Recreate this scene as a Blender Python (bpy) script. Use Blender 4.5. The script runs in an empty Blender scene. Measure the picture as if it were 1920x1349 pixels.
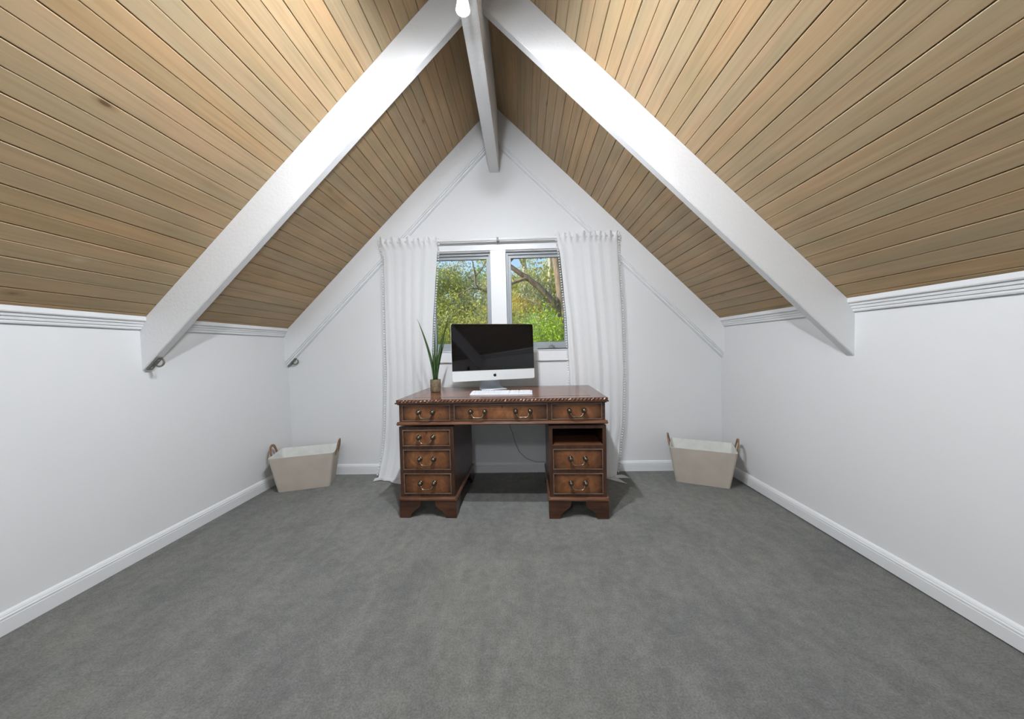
import bpy, bmesh, math, random
from mathutils import Vector, Matrix
random.seed(7)
S = bpy.context.scene
C = S.collection
PI = math.pi

# ---------------------------------------------------------------- camera
YAW, PITCH, ROLL = 0.03093, -0.03143, -0.02265
CAM_H = 1.0947
fw = Vector((-math.sin(YAW)*math.cos(PITCH), math.cos(YAW)*math.cos(PITCH), math.sin(PITCH)))
rt0 = Vector((math.cos(YAW), math.sin(YAW), 0))
up0 = rt0.cross(fw)
rt = rt0*math.cos(ROLL) + up0*math.sin(ROLL)
up = up0*math.cos(ROLL) - rt0*math.sin(ROLL)
cd = bpy.data.cameras.new('camera')
cam = bpy.data.objects.new('camera', cd)
C.objects.link(cam)
cd.sensor_width = 36
cd.lens = 12.0
cd.clip_start = 0.02
cam.matrix_world = Matrix(((rt.x, up.x, -fw.x, 0), (rt.y, up.y, -fw.y, 0), (rt.z, up.z, -fw.z, CAM_H), (0, 0, 0, 1)))
S.camera = cam

# ---------------------------------------------------------------- world, sun, exposure
SKY_STRENGTH = 0.24
SUN_STRENGTH = 9.5
BULB_STRENGTH = 6000.0
FILL_GLOBE_STRENGTH = 92.0  # globe lamp added behind the camera as fill
S.view_settings.view_transform = 'Standard'
S.view_settings.look = 'None'
S.view_settings.gamma = 1.0
S.view_settings.use_curve_mapping = False
S.view_settings.exposure = 0.12
w = bpy.data.worlds.new('world')
S.world = w
w.use_nodes = True
wn = w.node_tree.nodes
bg = wn['Background']
sky = wn.new('ShaderNodeTexSky')
sky.sky_type = 'NISHITA'
sky.sun_disc = False
sky.sun_elevation = math.radians(38)
sky.sun_rotation = math.radians(-90)
w.node_tree.links.new(sky.outputs[0], bg.inputs[0])
bg.inputs[1].default_value = SKY_STRENGTH
sd = bpy.data.lights.new('sun', 'SUN')
sd.energy = SUN_STRENGTH
sd.angle = math.radians(0.6)
sd.color = (1.0, 0.90, 0.74)
sun = bpy.data.objects.new('sun', sd)
C.objects.link(sun)
sun.rotation_euler = Vector((0.80, 0.05, -0.62)).to_track_quat('-Z', 'Y').to_euler()

# ---------------------------------------------------------------- materials
def new_mat(name):
    m = bpy.data.materials.new(name)
    m.use_nodes = True
    nt = m.node_tree
    return m, nt, nt.nodes['Principled BSDF']

def L(nt, a, b):
    nt.links.new(a, b)

def noise(nt, scale, detail=4, vec=None, rough=0.5, dist=0.0):
    n = nt.nodes.new('ShaderNodeTexNoise')
    n.inputs['Scale'].default_value = scale
    n.inputs['Detail'].default_value = detail
    n.inputs['Roughness'].default_value = rough
    n.inputs['Distortion'].default_value = dist
    if vec is not None:
        L(nt, vec, n.inputs['Vector'])
    return n

def mapping(nt, vec, scale=(1, 1, 1), loc=(0, 0, 0)):
    n = nt.nodes.new('ShaderNodeMapping')
    n.inputs['Scale'].default_value = scale
    n.inputs['Location'].default_value = loc
    L(nt, vec, n.inputs['Vector'])
    return n

def ramp(nt, fac, stops):
    n = nt.nodes.new('ShaderNodeValToRGB')
    cr = n.color_ramp
    while len(cr.elements) < len(stops):
        cr.elements.new(0.5)
    for e, (p, c) in zip(cr.elements, stops):
        e.position = p
        e.color = (c[0], c[1], c[2], 1)
    L(nt, fac, n.inputs[0])
    return n

def mix(nt, fac, a, b, mode='MIX'):
    n = nt.nodes.new('ShaderNodeMix')
    n.data_type = 'RGBA'
    n.blend_type = mode
    for sock, v in ((n.inputs[0], fac), (n.inputs[6], a), (n.inputs[7], b)):
        if hasattr(v, 'is_linked') or hasattr(v, 'links'):
            L(nt, v, sock)
        elif isinstance(v, (int, float)):
            sock.default_value = v
        else:
            sock.default_value = (v[0], v[1], v[2], 1)
    return n.outputs[2]

def math_node(nt, op, a, b=0.0):
    n = nt.nodes.new('ShaderNodeMath')
    n.operation = op
    for i, v in enumerate((a, b)):
        if hasattr(v, 'links'):
            L(nt, v, n.inputs[i])
        else:
            n.inputs[i].default_value = v
    return n.outputs[0]

def bump(nt, bsdf, height, strength=0.2, dist=0.01):
    n = nt.nodes.new('ShaderNodeBump')
    n.inputs['Strength'].default_value = strength
    n.inputs['Distance'].default_value = dist
    L(nt, height, n.inputs['Height'])
    L(nt, n.outputs[0], bsdf.inputs['Normal'])

def coords(nt, kind='Object'):
    n = nt.nodes.new('ShaderNodeTexCoord')
    return n.outputs[kind]

def plain(name, col, rough=0.5, metal=0.0, spec=0.5, nscale=0, namp=0.08, bstr=0.0, bscale=200):
    m, nt, b = new_mat(name)
    b.inputs['Roughness'].default_value = rough
    b.inputs['Metallic'].default_value = metal
    b.inputs['Specular IOR Level'].default_value = spec
    b.inputs['Base Color'].default_value = (*col, 1)
    v = coords(nt)
    if nscale:
        n = noise(nt, nscale, 3, v)
        lo = tuple(c*(1-namp) for c in col)
        hi = tuple(min(1, c*(1+namp)) for c in col)
        r = ramp(nt, n.outputs[0], [(0.3, lo), (0.7, hi)])
        L(nt, r.outputs[0], b.inputs['Base Color'])
    if bstr:
        n2 = noise(nt, bscale, 4, v)
        bump(nt, b, n2.outputs[0], bstr, 0.003)
    return m

M = {}
M['wall'] = plain('wall_paint', (0.71, 0.715, 0.72), 0.55, spec=0.3, nscale=1.5, namp=0.012, bstr=0.05, bscale=120)
M['trim'] = plain('trim_gloss_paint', (0.72, 0.73, 0.74), 0.35, spec=0.4, nscale=3, namp=0.01)
M['white_metal'] = plain('white_metal', (0.82, 0.82, 0.82), 0.3, spec=0.5, nscale=4, namp=0.01)
M['alu_frame'] = plain('grey_powder_coat', (0.30, 0.325, 0.345), 0.4, spec=0.5, nscale=5, namp=0.03)
M['dark_metal'] = plain('dark_metal', (0.10, 0.10, 0.10), 0.4, 0.6, nscale=30, namp=0.2)
M['steel'] = plain('brushed_steel', (0.42, 0.42, 0.38), 0.32, 0.9, nscale=60, namp=0.2)
M['alu'] = plain('bare_aluminium', (0.64, 0.70, 0.77), 0.40, 0.25, nscale=8, namp=0.02)
M['alu_white'] = plain('pale_aluminium', (0.72, 0.75, 0.76), 0.38, 0.25, nscale=8, namp=0.01)
M['key'] = plain('white_plastic', (0.70, 0.70, 0.71), 0.45, nscale=40, namp=0.02)
M['logo'] = plain('black_gloss', (0.005, 0.005, 0.005), 0.2, nscale=30, namp=0.1)
M['leather_handle'] = plain('tan_leather', (0.22, 0.115, 0.055), 0.55, nscale=40, namp=0.25, bstr=0.2, bscale=300)
M['basket_lining'] = plain('cream_lining', (0.66, 0.67, 0.63), 0.9, spec=0.1, nscale=25, namp=0.05)
M['brass'] = plain('antique_brass', (0.13, 0.115, 0.09), 0.30, 0.9, nscale=60, namp=0.35)
M['brass_worn'] = plain('worn_brass', (0.30, 0.235, 0.16), 0.25, 0.9, nscale=60, namp=0.35)
M['hook_steel'] = plain('dull_zinc', (0.24, 0.24, 0.21), 0.42, 0.7, nscale=60, namp=0.3)
M['grey_matt'] = plain('matt_grey_metal', (0.20, 0.20, 0.20), 0.55, 0.2, nscale=20, namp=0.1)
M['cable'] = plain('grey_cable', (0.30, 0.30, 0.30), 0.5, nscale=20, namp=0.05)
M['hole'] = plain('keyhole_black', (0.01, 0.008, 0.006), 0.7, nscale=20, namp=0.1)
M['soil'] = plain('dark_soil', (0.05, 0.035, 0.02), 0.95, nscale=80, namp=0.4, bstr=0.6, bscale=150)
M['door'] = plain('dim_opening_blue_grey', (0.30, 0.34, 0.38), 0.45, nscale=3, namp=0.03)
M['exterior'] = plain('exterior_cladding', (0.45, 0.43, 0.40), 0.8, nscale=5, namp=0.06)
M['deck'] = plain('roof_deck', (0.10, 0.07, 0.045), 0.9, nscale=6, namp=0.2)

# rough sawn white painted timber
def mk_beam():
    m, nt, b = new_mat('white_rough_sawn_paint')
    v = coords(nt)
    n = noise(nt, 2.0, 3, v)
    r = ramp(nt, n.outputs[0], [(0.3, (0.72, 0.725, 0.73)), (0.7, (0.75, 0.755, 0.76))])
    L(nt, r.outputs[0], b.inputs['Base Color'])
    b.inputs['Roughness'].default_value = 0.5
    b.inputs['Specular IOR Level'].default_value = 0.35
    n2 = noise(nt, 55, 6, v, 0.7)
    bump(nt, b, n2.outputs[0], 0.35, 0.006)
    return m
M['beam'] = mk_beam()

# limed pine lining boards: tint per board comes from the board itself
def mk_board():
    m, nt, b = new_mat('limed_pine_lining')
    v = coords(nt)
    oi = nt.nodes.new('ShaderNodeObjectInfo')
    off = nt.nodes.new('ShaderNodeVectorMath')
    off.operation = 'ADD'
    L(nt, v, off.inputs[0])
    cmb = nt.nodes.new('ShaderNodeCombineXYZ')
    r100 = math_node(nt, 'MULTIPLY', oi.outputs['Random'], 61.0)
    L(nt, r100, cmb.inputs[0])
    L(nt, r100, cmb.inputs[1])
    L(nt, cmb.outputs[0], off.inputs[1])
    base = off.outputs[0]
    grain = noise(nt, 1.0, 6, mapping(nt, base, (55, 2.2, 30)).outputs[0], 0.6, 0.6)
    streak = noise(nt, 1.0, 3, mapping(nt, base, (16, 0.9, 8)).outputs[0], 0.5, 0.3)
    blotch = noise(nt, 1.0, 3, mapping(nt, base, (7, 2.5, 5)).outputs[0], 0.5)
    c1 = ramp(nt, grain.outputs[0], [(0.25, (0.345, 0.242, 0.137)), (0.5, (0.415, 0.304, 0.180)), (0.8, (0.462, 0.346, 0.213))])
    c2 = ramp(nt, streak.outputs[0], [(0.35, (0.91, 0.92, 0.91)), (0.65, (1.04, 1.01, 1.0))])
    col = mix(nt, 1.0, c1.outputs[0], c2.outputs[0], 'MULTIPLY')
    c3 = ramp(nt, blotch.outputs[0], [(0.35, (0.92, 0.95, 0.93)), (0.65, (1.06, 0.99, 0.94))])
    col = mix(nt, 1.0, col, c3.outputs[0], 'MULTIPLY')
    col = mix(nt, 1.0, col, oi.outputs['Color'], 'MULTIPLY')
    # knots
    kv = mapping(nt, base, (11.0, 5.0, 4.0)).outputs[0]
    vo = nt.nodes.new('ShaderNodeTexVoronoi')
    vo.inputs['Scale'].default_value = 1.0
    wob = noise(nt, 6, 2, kv)
    kv2 = mix(nt, 0.06, kv, wob.outputs['Color'], 'ADD')
    L(nt, kv2, vo.inputs['Vector'])
    sep = nt.nodes.new('ShaderNodeSeparateColor')
    L(nt, vo.outputs['Color'], sep.inputs[0])
    gate = math_node(nt, 'GREATER_THAN', sep.outputs[0], 0.885)
    gate2 = math_node(nt, 'GREATER_THAN', sep.outputs[1], 0.6)
    kring = ramp(nt, vo.outputs['Distance'], [(0.05, (1, 1, 1)), (0.11, (0.35, 0.35, 0.35)), (0.24, (0, 0, 0))])
    kf = math_node(nt, 'MULTIPLY', kring.outputs[0], gate)
    kcol = mix(nt, gate2, (0.135, 0.08, 0.04), (0.50, 0.40, 0.25))
    col = mix(nt, kf, col, kcol)
    L(nt, col, b.inputs['Base Color'])
    b.inputs['Roughness'].default_value = 0.52
    b.inputs['Specular IOR Level'].default_value = 0.3
    bump(nt, b, grain.outputs[0], 0.12, 0.003)
    return m
M['board'] = mk_board()

def mk_carpet():
    m, nt, b = new_mat('grey_cut_pile_carpet')
    v = coords(nt)
    fine = noise(nt, 150, 5, v, 0.75)
    mid = noise(nt, 22, 5, v, 0.7)
    strk = noise(nt, 1.0, 4, mapping(nt, v, (9, 3.5, 1)).outputs[0], 0.65, 0.8)
    big = noise(nt, 1.3, 4, v, 0.6, 0.7)
    c = ramp(nt, fine.outputs[0], [(0.28, (0.118, 0.119, 0.112)), (0.5, (0.217, 0.219, 0.205)), (0.75, (0.325, 0.326, 0.307))])
    c2 = ramp(nt, mid.outputs[0], [(0.3, (0.80, 0.80, 0.80)), (0.7, (1.17, 1.17, 1.17))])
    col = mix(nt, 1.0, c.outputs[0], c2.outputs[0], 'MULTIPLY')
    c3 = ramp(nt, big.outputs[0], [(0.30, (0.76, 0.775, 0.80)), (0.5, (1.0, 1.0, 0.985)), (0.7, (1.11, 1.10, 1.06))])
    col = mix(nt, 1.0, col, c3.outputs[0], 'MULTIPLY')
    c4 = ramp(nt, strk.outputs[0], [(0.36, (0.88, 0.88, 0.88)), (0.6, (1.04, 1.04, 1.04))])
    col = mix(nt, 1.0, col, c4.outputs[0], 'MULTIPLY')
    L(nt, col, b.inputs['Base Color'])
    b.inputs['Roughness'].default_value = 1.0
    b.inputs['Specular IOR Level'].default_value = 0.05
    b.inputs['Sheen Weight'].default_value = 0.15
    h = math_node(nt, 'ADD', fine.outputs[0], mid.outputs[0])
    bump(nt, b, h, 0.9, 0.012)
    return m
M['carpet'] = mk_carpet()

def mk_wood(name, dark, midc, lite, scale=(3, 3, 3), rough=0.3, axis='x'):
    m, nt, b = new_mat(name)
    v = coords(nt)
    sc = {'x': (4, 40, 40), 'z': (40, 40, 4), 'y': (40, 4, 40)}[axis]
    g = noise(nt, 1.0, 6, mapping(nt, v, sc).outputs[0], 0.6, 0.5)
    big = noise(nt, 7, 3, v, 0.5, 0.4)
    c = ramp(nt, g.outputs[0], [(0.3, dark), (0.52, midc), (0.8, lite)])
    c2 = ramp(nt, big.outputs[0], [(0.3, (0.72, 0.70, 0.68)), (0.7, (1.15, 1.12, 1.1))])
    col = mix(nt, 1.0, c.outputs[0], c2.outputs[0], 'MULTIPLY')
    L(nt, col, b.inputs['Base Color'])
    b.inputs['Roughness'].default_value = rough
    b.inputs['Specular IOR Level'].default_value = 0.5
    bump(nt, b, g.outputs[0], 0.04, 0.002)
    return m
M['mahogany'] = mk_wood('mahogany_stain', (0.030, 0.013, 0.008), (0.063, 0.027, 0.015), (0.10, 0.045, 0.024), axis='x', rough=0.32)
M['mahogany_z'] = mk_wood('mahogany_stain_upright', (0.028, 0.012, 0.007), (0.058, 0.025, 0.014), (0.092, 0.042, 0.022), axis='z', rough=0.32)
M['mahogany_lite'] = mk_wood('worn_mahogany_edge', (0.08, 0.034, 0.018), (0.14, 0.062, 0.033), (0.20, 0.095, 0.053), axis='x', rough=0.3)
M['cockbead'] = mk_wood('worn_bead_wood', (0.10, 0.055, 0.035), (0.19, 0.12, 0.085), (0.30, 0.21, 0.16), axis='x', rough=0.3)
M['mahogany_dark'] = mk_wood('dark_side_veneer', (0.020, 0.012, 0.009), (0.035, 0.020, 0.014), (0.055, 0.030, 0.02), axis='z', rough=0.22)
M['desk_top'] = mk_wood('polished_top_border', (0.06, 0.024, 0.013), (0.115, 0.048, 0.025), (0.16, 0.07, 0.035), axis='x', rough=0.16)

def mk_carved():
    m, nt, b = new_mat('chipped_carved_mahogany')
    v = coords(nt)
    g = noise(nt, 60, 4, v, 0.6)
    c = ramp(nt, g.outputs[0], [(0.3, (0.09, 0.036, 0.020)), (0.7, (0.20, 0.085, 0.048))])
    wear = noise(nt, 75, 3, v, 0.6)
    zone = noise(nt, 3.5, 2, v, 0.5)
    wf = math_node(nt, 'MULTIPLY', math_node(nt, 'GREATER_THAN', wear.outputs[0], 0.59), ramp(nt, zone.outputs[0], [(0.38, (0, 0, 0)), (0.55, (1, 1, 1))]).outputs[0])
    col = mix(nt, wf, c.outputs[0], (0.62, 0.55, 0.48))
    L(nt, col, b.inputs['Base Color'])
    b.inputs['Roughness'].default_value = 0.35
    return m
M['carved'] = mk_carved()

# burr veneer with the antique sunburst stain darkening towards each drawer's rim
def mk_drawer():
    m, nt, b = new_mat('burr_walnut_drawer_veneer')
    v = coords(nt)
    g = coords(nt, 'Generated')
    oi = nt.nodes.new('ShaderNodeObjectInfo')
    off = nt.nodes.new('ShaderNodeVectorMath')
    off.operation = 'ADD'
    L(nt, v, off.inputs[0])
    cmb = nt.nodes.new('ShaderNodeCombineXYZ')
    L(nt, math_node(nt, 'MULTIPLY', oi.outputs['Random'], 40.0), cmb.inputs[0])
    L(nt, cmb.outputs[0], off.inputs[1])
    n1 = noise(nt, 9, 6, off.outputs[0], 0.65, 2.2)
    n2 = noise(nt, 1.0, 5, mapping(nt, off.outputs[0], (30, 10, 12)).outputs[0], 0.6, 1.5)
    c = ramp(nt, n1.outputs[0], [(0.3, (0.105, 0.038, 0.015)), (0.5, (0.185, 0.074, 0.028)), (0.72, (0.27, 0.12, 0.048))])
    c2 = ramp(nt, n2.outputs[0], [(0.3, (0.80, 0.78, 0.76)), (0.7, (1.12, 1.1, 1.08))])
    col = mix(nt, 1.0, c.outputs[0], c2.outputs[0], 'MULTIPLY')
    sep = nt.nodes.new('ShaderNodeSeparateXYZ')
    L(nt, g, sep.inputs[0])
    def edge(s):
        a = math_node(nt, 'ABSOLUTE', math_node(nt, 'SUBTRACT', s, 0.5))
        return math_node(nt, 'POWER', math_node(nt, 'MULTIPLY', a, 2.0), 4.5)
    e = math_node(nt, 'ADD', edge(sep.outputs[0]), math_node(nt, 'MULTIPLY', edge(sep.outputs[2]), 0.8))
    e2 = math_node(nt, 'MINIMUM', math_node(nt, 'MULTIPLY', e, 0.95), 0.93)
    col = mix(nt, e2, col, (0.020, 0.008, 0.005))
    L(nt, col, b.inputs['Base Color'])
    b.inputs['Roughness'].default_value = 0.34
    return m
M['drawer'] = mk_drawer()

def mk_leather():
    m, nt, b = new_mat('tooled_oxblood_leather')
    v = coords(nt)
    n = noise(nt, 6, 4, v, 0.6)
    c = ramp(nt, n.outputs[0], [(0.3, (0.10, 0.036, 0.020)), (0.7, (0.20, 0.082, 0.040))])
    L(nt, c.outputs[0], b.inputs['Base Color'])
    b.inputs['Roughness'].default_value = 0.20
    n2 = noise(nt, 350, 3, v)
    bump(nt, b, n2.outputs[0], 0.06, 0.001)
    return m
M['leather'] = mk_leather()

def mk_basket():
    m, nt, b = new_mat('taupe_woven_linen')
    v = coords(nt)
    def wave(axis):
        n = nt.nodes.new('ShaderNodeTexWave')
        n.bands_direction = axis
        n.inputs['Scale'].default_value = 130
        n.inputs['Distortion'].default_value = 1.5
        L(nt, v, n.inputs['Vector'])
        return n
    a, c = wave('X'), wave('Z')
    h = math_node(nt, 'ADD', a.outputs['Fac'], c.outputs['Fac'])
    n = noise(nt, 8, 3, v)
    r = ramp(nt, n.outputs[0], [(0.3, (0.47, 0.415, 0.35)), (0.7, (0.53, 0.475, 0.41))])
    L(nt, r.outputs[0], b.inputs['Base Color'])
    b.inputs['Roughness'].default_value = 0.95
    b.inputs['Specular IOR Level'].default_value = 0.1
    bump(nt, b, h, 0.25, 0.002)
    return m
M['basket'] = mk_basket()

def mk_curtain():
    m, nt, b = new_mat('white_sheer_cotton')
    out = nt.nodes['Material Output']
    v = coords(nt)
    n = noise(nt, 1.0, 2, mapping(nt, v, (500, 500, 500)).outputs[0])
    d = nt.nodes.new('ShaderNodeBsdfDiffuse')
    d.inputs['Color'].default_value = (0.88, 0.88, 0.885, 1)
    t = nt.nodes.new('ShaderNodeBsdfTranslucent')
    t.inputs['Color'].default_value = (0.88, 0.88, 0.885, 1)
    tr = nt.nodes.new('ShaderNodeBsdfTransparent')
    ms = nt.nodes.new('ShaderNodeMixShader')
    ms.inputs[0].default_value = 0.30
    L(nt, d.outputs[0], ms.inputs[1])
    L(nt, t.outputs[0], ms.inputs[2])
    ms2 = nt.nodes.new('ShaderNodeMixShader')
    f = ramp(nt, n.outputs[0], [(0.3, (0.04, 0.04, 0.04)), (0.7, (0.16, 0.16, 0.16))])
    L(nt, f.outputs[0], ms2.inputs[0])
    L(nt, ms.outputs[0], ms2.inputs[1])
    L(nt, tr.outputs[0], ms2.inputs[2])
    L(nt, ms2.outputs[0], out.inputs['Surface'])
    return m
M['curtain'] = mk_curtain()
M['pompom'] = plain('white_cotton_pompom', (0.80, 0.80, 0.80), 0.95, spec=0.1, nscale=200, namp=0.05)

def mk_glass():
    m, nt, b = new_mat('window_glass')
    out = nt.nodes['Material Output']
    tr = nt.nodes.new('ShaderNodeBsdfTransparent')
    tr.inputs['Color'].default_value = (0.95, 0.97, 0.96, 1)
    gl = nt.nodes.new('ShaderNodeBsdfGlossy')
    gl.inputs['Roughness'].default_value = 0.0
    fr = nt.nodes.new('ShaderNodeFresnel')
    fr.inputs['IOR'].default_value = 1.45
    n = noise(nt, 2, 2, coords(nt))
    bp = nt.nodes.new('ShaderNodeBump')
    bp.inputs['Strength'].default_value = 0.01
    L(nt, n.outputs[0], bp.inputs['Height'])
    L(nt, bp.outputs[0], gl.inputs['Normal'])
    ms = nt.nodes.new('ShaderNodeMixShader')
    L(nt, fr.outputs[0], ms.inputs[0])
    L(nt, tr.outputs[0], ms.inputs[1])
    L(nt, gl.outputs[0], ms.inputs[2])
    L(nt, ms.outputs[0], out.inputs['Surface'])
    return m
M['glass'] = mk_glass()

def mk_screen(name, col, rough):
    m, nt, b = new_mat(name)
    n = noise(nt, 5, 2, coords(nt))
    r = ramp(nt, n.outputs[0], [(0.3, tuple(c*0.95 for c in col)), (0.7, col)])
    L(nt, r.outputs[0], b.inputs['Base Color'])
    b.inputs['Roughness'].default_value = rough
    b.inputs['Specular IOR Level'].default_value = 0.5
    return m
M['screen'] = mk_screen('dark_screen_glass', (0.004, 0.004, 0.005), 0.03)
M['bezel'] = mk_screen('black_bezel_glass', (0.002, 0.002, 0.002), 0.03)

def mk_bulb(name, strength):
    m, nt, b = new_mat(name)
    out = nt.nodes['Material Output']
    e = nt.nodes.new('ShaderNodeEmission')
    e.inputs['Color'].default_value = (0.915, 0.965, 1.035, 1)
    e.inputs['Strength'].default_value = strength
    L(nt, e.outputs[0], out.inputs['Surface'])
    return m
M['bulb'] = mk_bulb('lit_bulb', BULB_STRENGTH)
M['globe'] = mk_bulb('added_fill_globe', FILL_GLOBE_STRENGTH)

def mk_pot():
    m, nt, b = new_mat('turned_wood_pot')
    v = coords(nt)
    n = noise(nt, 28, 5, v, 0.65, 2.5)
    c = ramp(nt, n.outputs[0], [(0.3, (0.055, 0.042, 0.030)), (0.5, (0.15, 0.115, 0.07)), (0.72, (0.27, 0.20, 0.11))])
    L(nt, c.outputs[0], b.inputs['Base Color'])
    b.inputs['Roughness'].default_value = 0.6
    bump(nt, b, n.outputs[0], 0.3, 0.003)
    return m
M['pot'] = mk_pot()
def mk_frost():
    m, nt, b = new_mat('frosted_glass_shade')
    out = nt.nodes['Material Output']
    n = noise(nt, 90, 3, coords(nt))
    c = ramp(nt, n.outputs[0], [(0.3, (0.86, 0.87, 0.88)), (0.7, (0.90, 0.91, 0.92))])
    t = nt.nodes.new('ShaderNodeBsdfTranslucent')
    L(nt, c.outputs[0], t.inputs['Color'])
    d = nt.nodes.new('ShaderNodeBsdfDiffuse')
    d.inputs['Color'].default_value = (0.8, 0.8, 0.8, 1)
    ms = nt.nodes.new('ShaderNodeMixShader')
    ms.inputs[0].default_value = 0.80
    L(nt, d.outputs[0], ms.inputs[1])
    L(nt, t.outputs[0], ms.inputs[2])
    L(nt, ms.outputs[0], out.inputs['Surface'])
    return m
M['frost'] = mk_frost()

def mk_leaf(name, a, bcol, rough=0.7, transl=0.3, spec=0.12):
    m, nt, b = new_mat(name)
    v = coords(nt)
    n = noise(nt, 1.1, 3, v, 0.6)
    n2 = noise(nt, 9, 3, v, 0.6)
    f = math_node(nt, 'ADD', math_node(nt, 'MULTIPLY', n.outputs[0], 0.6), math_node(nt, 'MULTIPLY', n2.outputs[0], 0.4))
    c = ramp(nt, f, [(0.36, a), (0.64, bcol)])
    L(nt, c.outputs[0], b.inputs['Base Color'])
    b.inputs['Roughness'].default_value = rough
    b.inputs['Specular IOR Level'].default_value = spec
    out = nt.nodes['Material Output']
    t = nt.nodes.new('ShaderNodeBsdfTranslucent')
    L(nt, c.outputs[0], t.inputs['Color'])
    ms = nt.nodes.new('ShaderNodeMixShader')
    ms.inputs[0].default_value = transl
    L(nt, b.outputs[0], ms.inputs[1])
    L(nt, t.outputs[0], ms.inputs[2])
    L(nt, ms.outputs[0], out.inputs['Surface'])
    return m
M['blade'] = mk_leaf('dark_green_blade', (0.028, 0.072, 0.022), (0.062, 0.125, 0.032), 0.4, 0.1, 0.5)
M['leaf_lime'] = mk_leaf('lime_shrub_leaf', (0.14, 0.27, 0.02), (0.36, 0.50, 0.045))
M['leaf_olive'] = mk_leaf('olive_gum_leaf', (0.24, 0.29, 0.06), (0.52, 0.50, 0.12))
M['leaf_grey'] = mk_leaf('grey_gum_leaf', (0.22, 0.27, 0.16), (0.42, 0.44, 0.27))
M['leaf_gold'] = mk_leaf('golden_wattle_leaf', (0.42, 0.36, 0.06), (0.68, 0.56, 0.12))
M['leaf_green'] = mk_leaf('mid_green_leaf', (0.12, 0.22, 0.05), (0.28, 0.38, 0.08))

def mk_bark(name, a, bcol, cc):
    m, nt, b = new_mat(name)
    v = coords(nt)
    n = noise(nt, 1.0, 5, mapping(nt, v, (14, 14, 3)).outputs[0], 0.65, 1.0)
    c = ramp(nt, n.outputs[0], [(0.3, a), (0.5, bcol), (0.75, cc)])
    L(nt, c.outputs[0], b.inputs['Base Color'])
    b.inputs['Roughness'].default_value = 0.9
    bump(nt, b, n.outputs[0], 0.7, 0.02)
    return m
M['bark'] = mk_bark('brown_gum_bark', (0.085, 0.062, 0.046), (0.20, 0.148, 0.112), (0.34, 0.275, 0.22))
M['bark_pale'] = mk_bark('pale_gum_bark', (0.30, 0.26, 0.21), (0.52, 0.47, 0.40), (0.68, 0.63, 0.56))
def mk_ground():
    m, nt, b = new_mat('grassy_hillside')
    v = coords(nt)
    n = noise(nt, 3, 6, v, 0.7)
    c = ramp(nt, n.outputs[0], [(0.3, (0.10, 0.13, 0.03)), (0.55, (0.20, 0.24, 0.06)), (0.75, (0.27, 0.22, 0.11))])
    L(nt, c.outputs[0], b.inputs['Base Color'])
    b.inputs['Roughness'].default_value = 0.95
    return m
M['ground'] = mk_ground()

# ---------------------------------------------------------------- mesh helpers
def link(name, me, mat, parent=None, loc=None):
    o = bpy.data.objects.new(name, me)
    C.objects.link(o)
    if mat and not me.materials:
        me.materials.append(M[mat] if isinstance(mat, str) else mat)
    if parent:
        o.parent = parent
    if loc is not None:
        o.location = loc
    return o

def obj(name, bm, mat, parent=None, smooth=False, loc=None):
    me = bpy.data.meshes.new(name)
    bmesh.ops.recalc_face_normals(bm, faces=bm.faces)
    bm.to_mesh(me)
    bm.free()
    if smooth:
        for p in me.polygons:
            p.use_smooth = True
    return link(name, me, mat, parent, loc)

def tag(o, label, cat=None, group=None, kind=None):
    o['label'] = label
    if cat:
        o['category'] = cat
    if group:
        o['group'] = group
    if kind:
        o['kind'] = kind
    return o

def thing(name, label, cat, loc=(0, 0, 0), rz=0, group=None, kind=None):
    o = bpy.data.objects.new(name, None)
    o.empty_display_size = 0.05
    C.objects.link(o)
    o.location = loc
    o.rotation_euler = (0, 0, rz)
    return tag(o, label, cat, group, kind)

def box(bm, x0, x1, y0, y1, z0, z1, bev=0.0):
    vs = [bm.verts.new((x, y, z)) for z in (z0, z1) for y in (y0, y1) for x in (x0, x1)]
    fs = [(0, 2, 3, 1), (4, 5, 7, 6), (0, 1, 5, 4), (2, 6, 7, 3), (0, 4, 6, 2), (1, 3, 7, 5)]
    faces = [bm.faces.new([vs[i] for i in f]) for f in fs]
    if bev:
        edges = list({e for f in faces for e in f.edges})
        bmesh.ops.bevel(bm, geom=edges, offset=bev, segments=2, affect='EDGES', profile=0.7)
    return bm

def boxm(x0, x1, y0, y1, z0, z1, bev=0.0):
    return box(bmesh.new(), x0, x1, y0, y1, z0, z1, bev)

def prism(bm, pts, axis, a, b):
    """extrude a polygon; axis 'y': pts are (x,z); axis 'x': pts are (y,z); axis 'z': pts are (x,y)"""
    def P(p, t):
        return {'y': (p[0], t, p[1]), 'x': (t, p[0], p[1]), 'z': (p[0], p[1], t)}[axis]
    A = [bm.verts.new(P(p, a)) for p in pts]
    B = [bm.verts.new(P(p, b)) for p in pts]
    n = len(pts)
    bm.faces.new(A)
    bm.faces.new(B[::-1])
    for i in range(n):
        j = (i+1) % n
        bm.faces.new((A[i], B[i], B[j], A[j]))
    return bm

def prismm(pts, axis, a, b):
    return prism(bmesh.new(), pts, axis, a, b)

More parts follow.
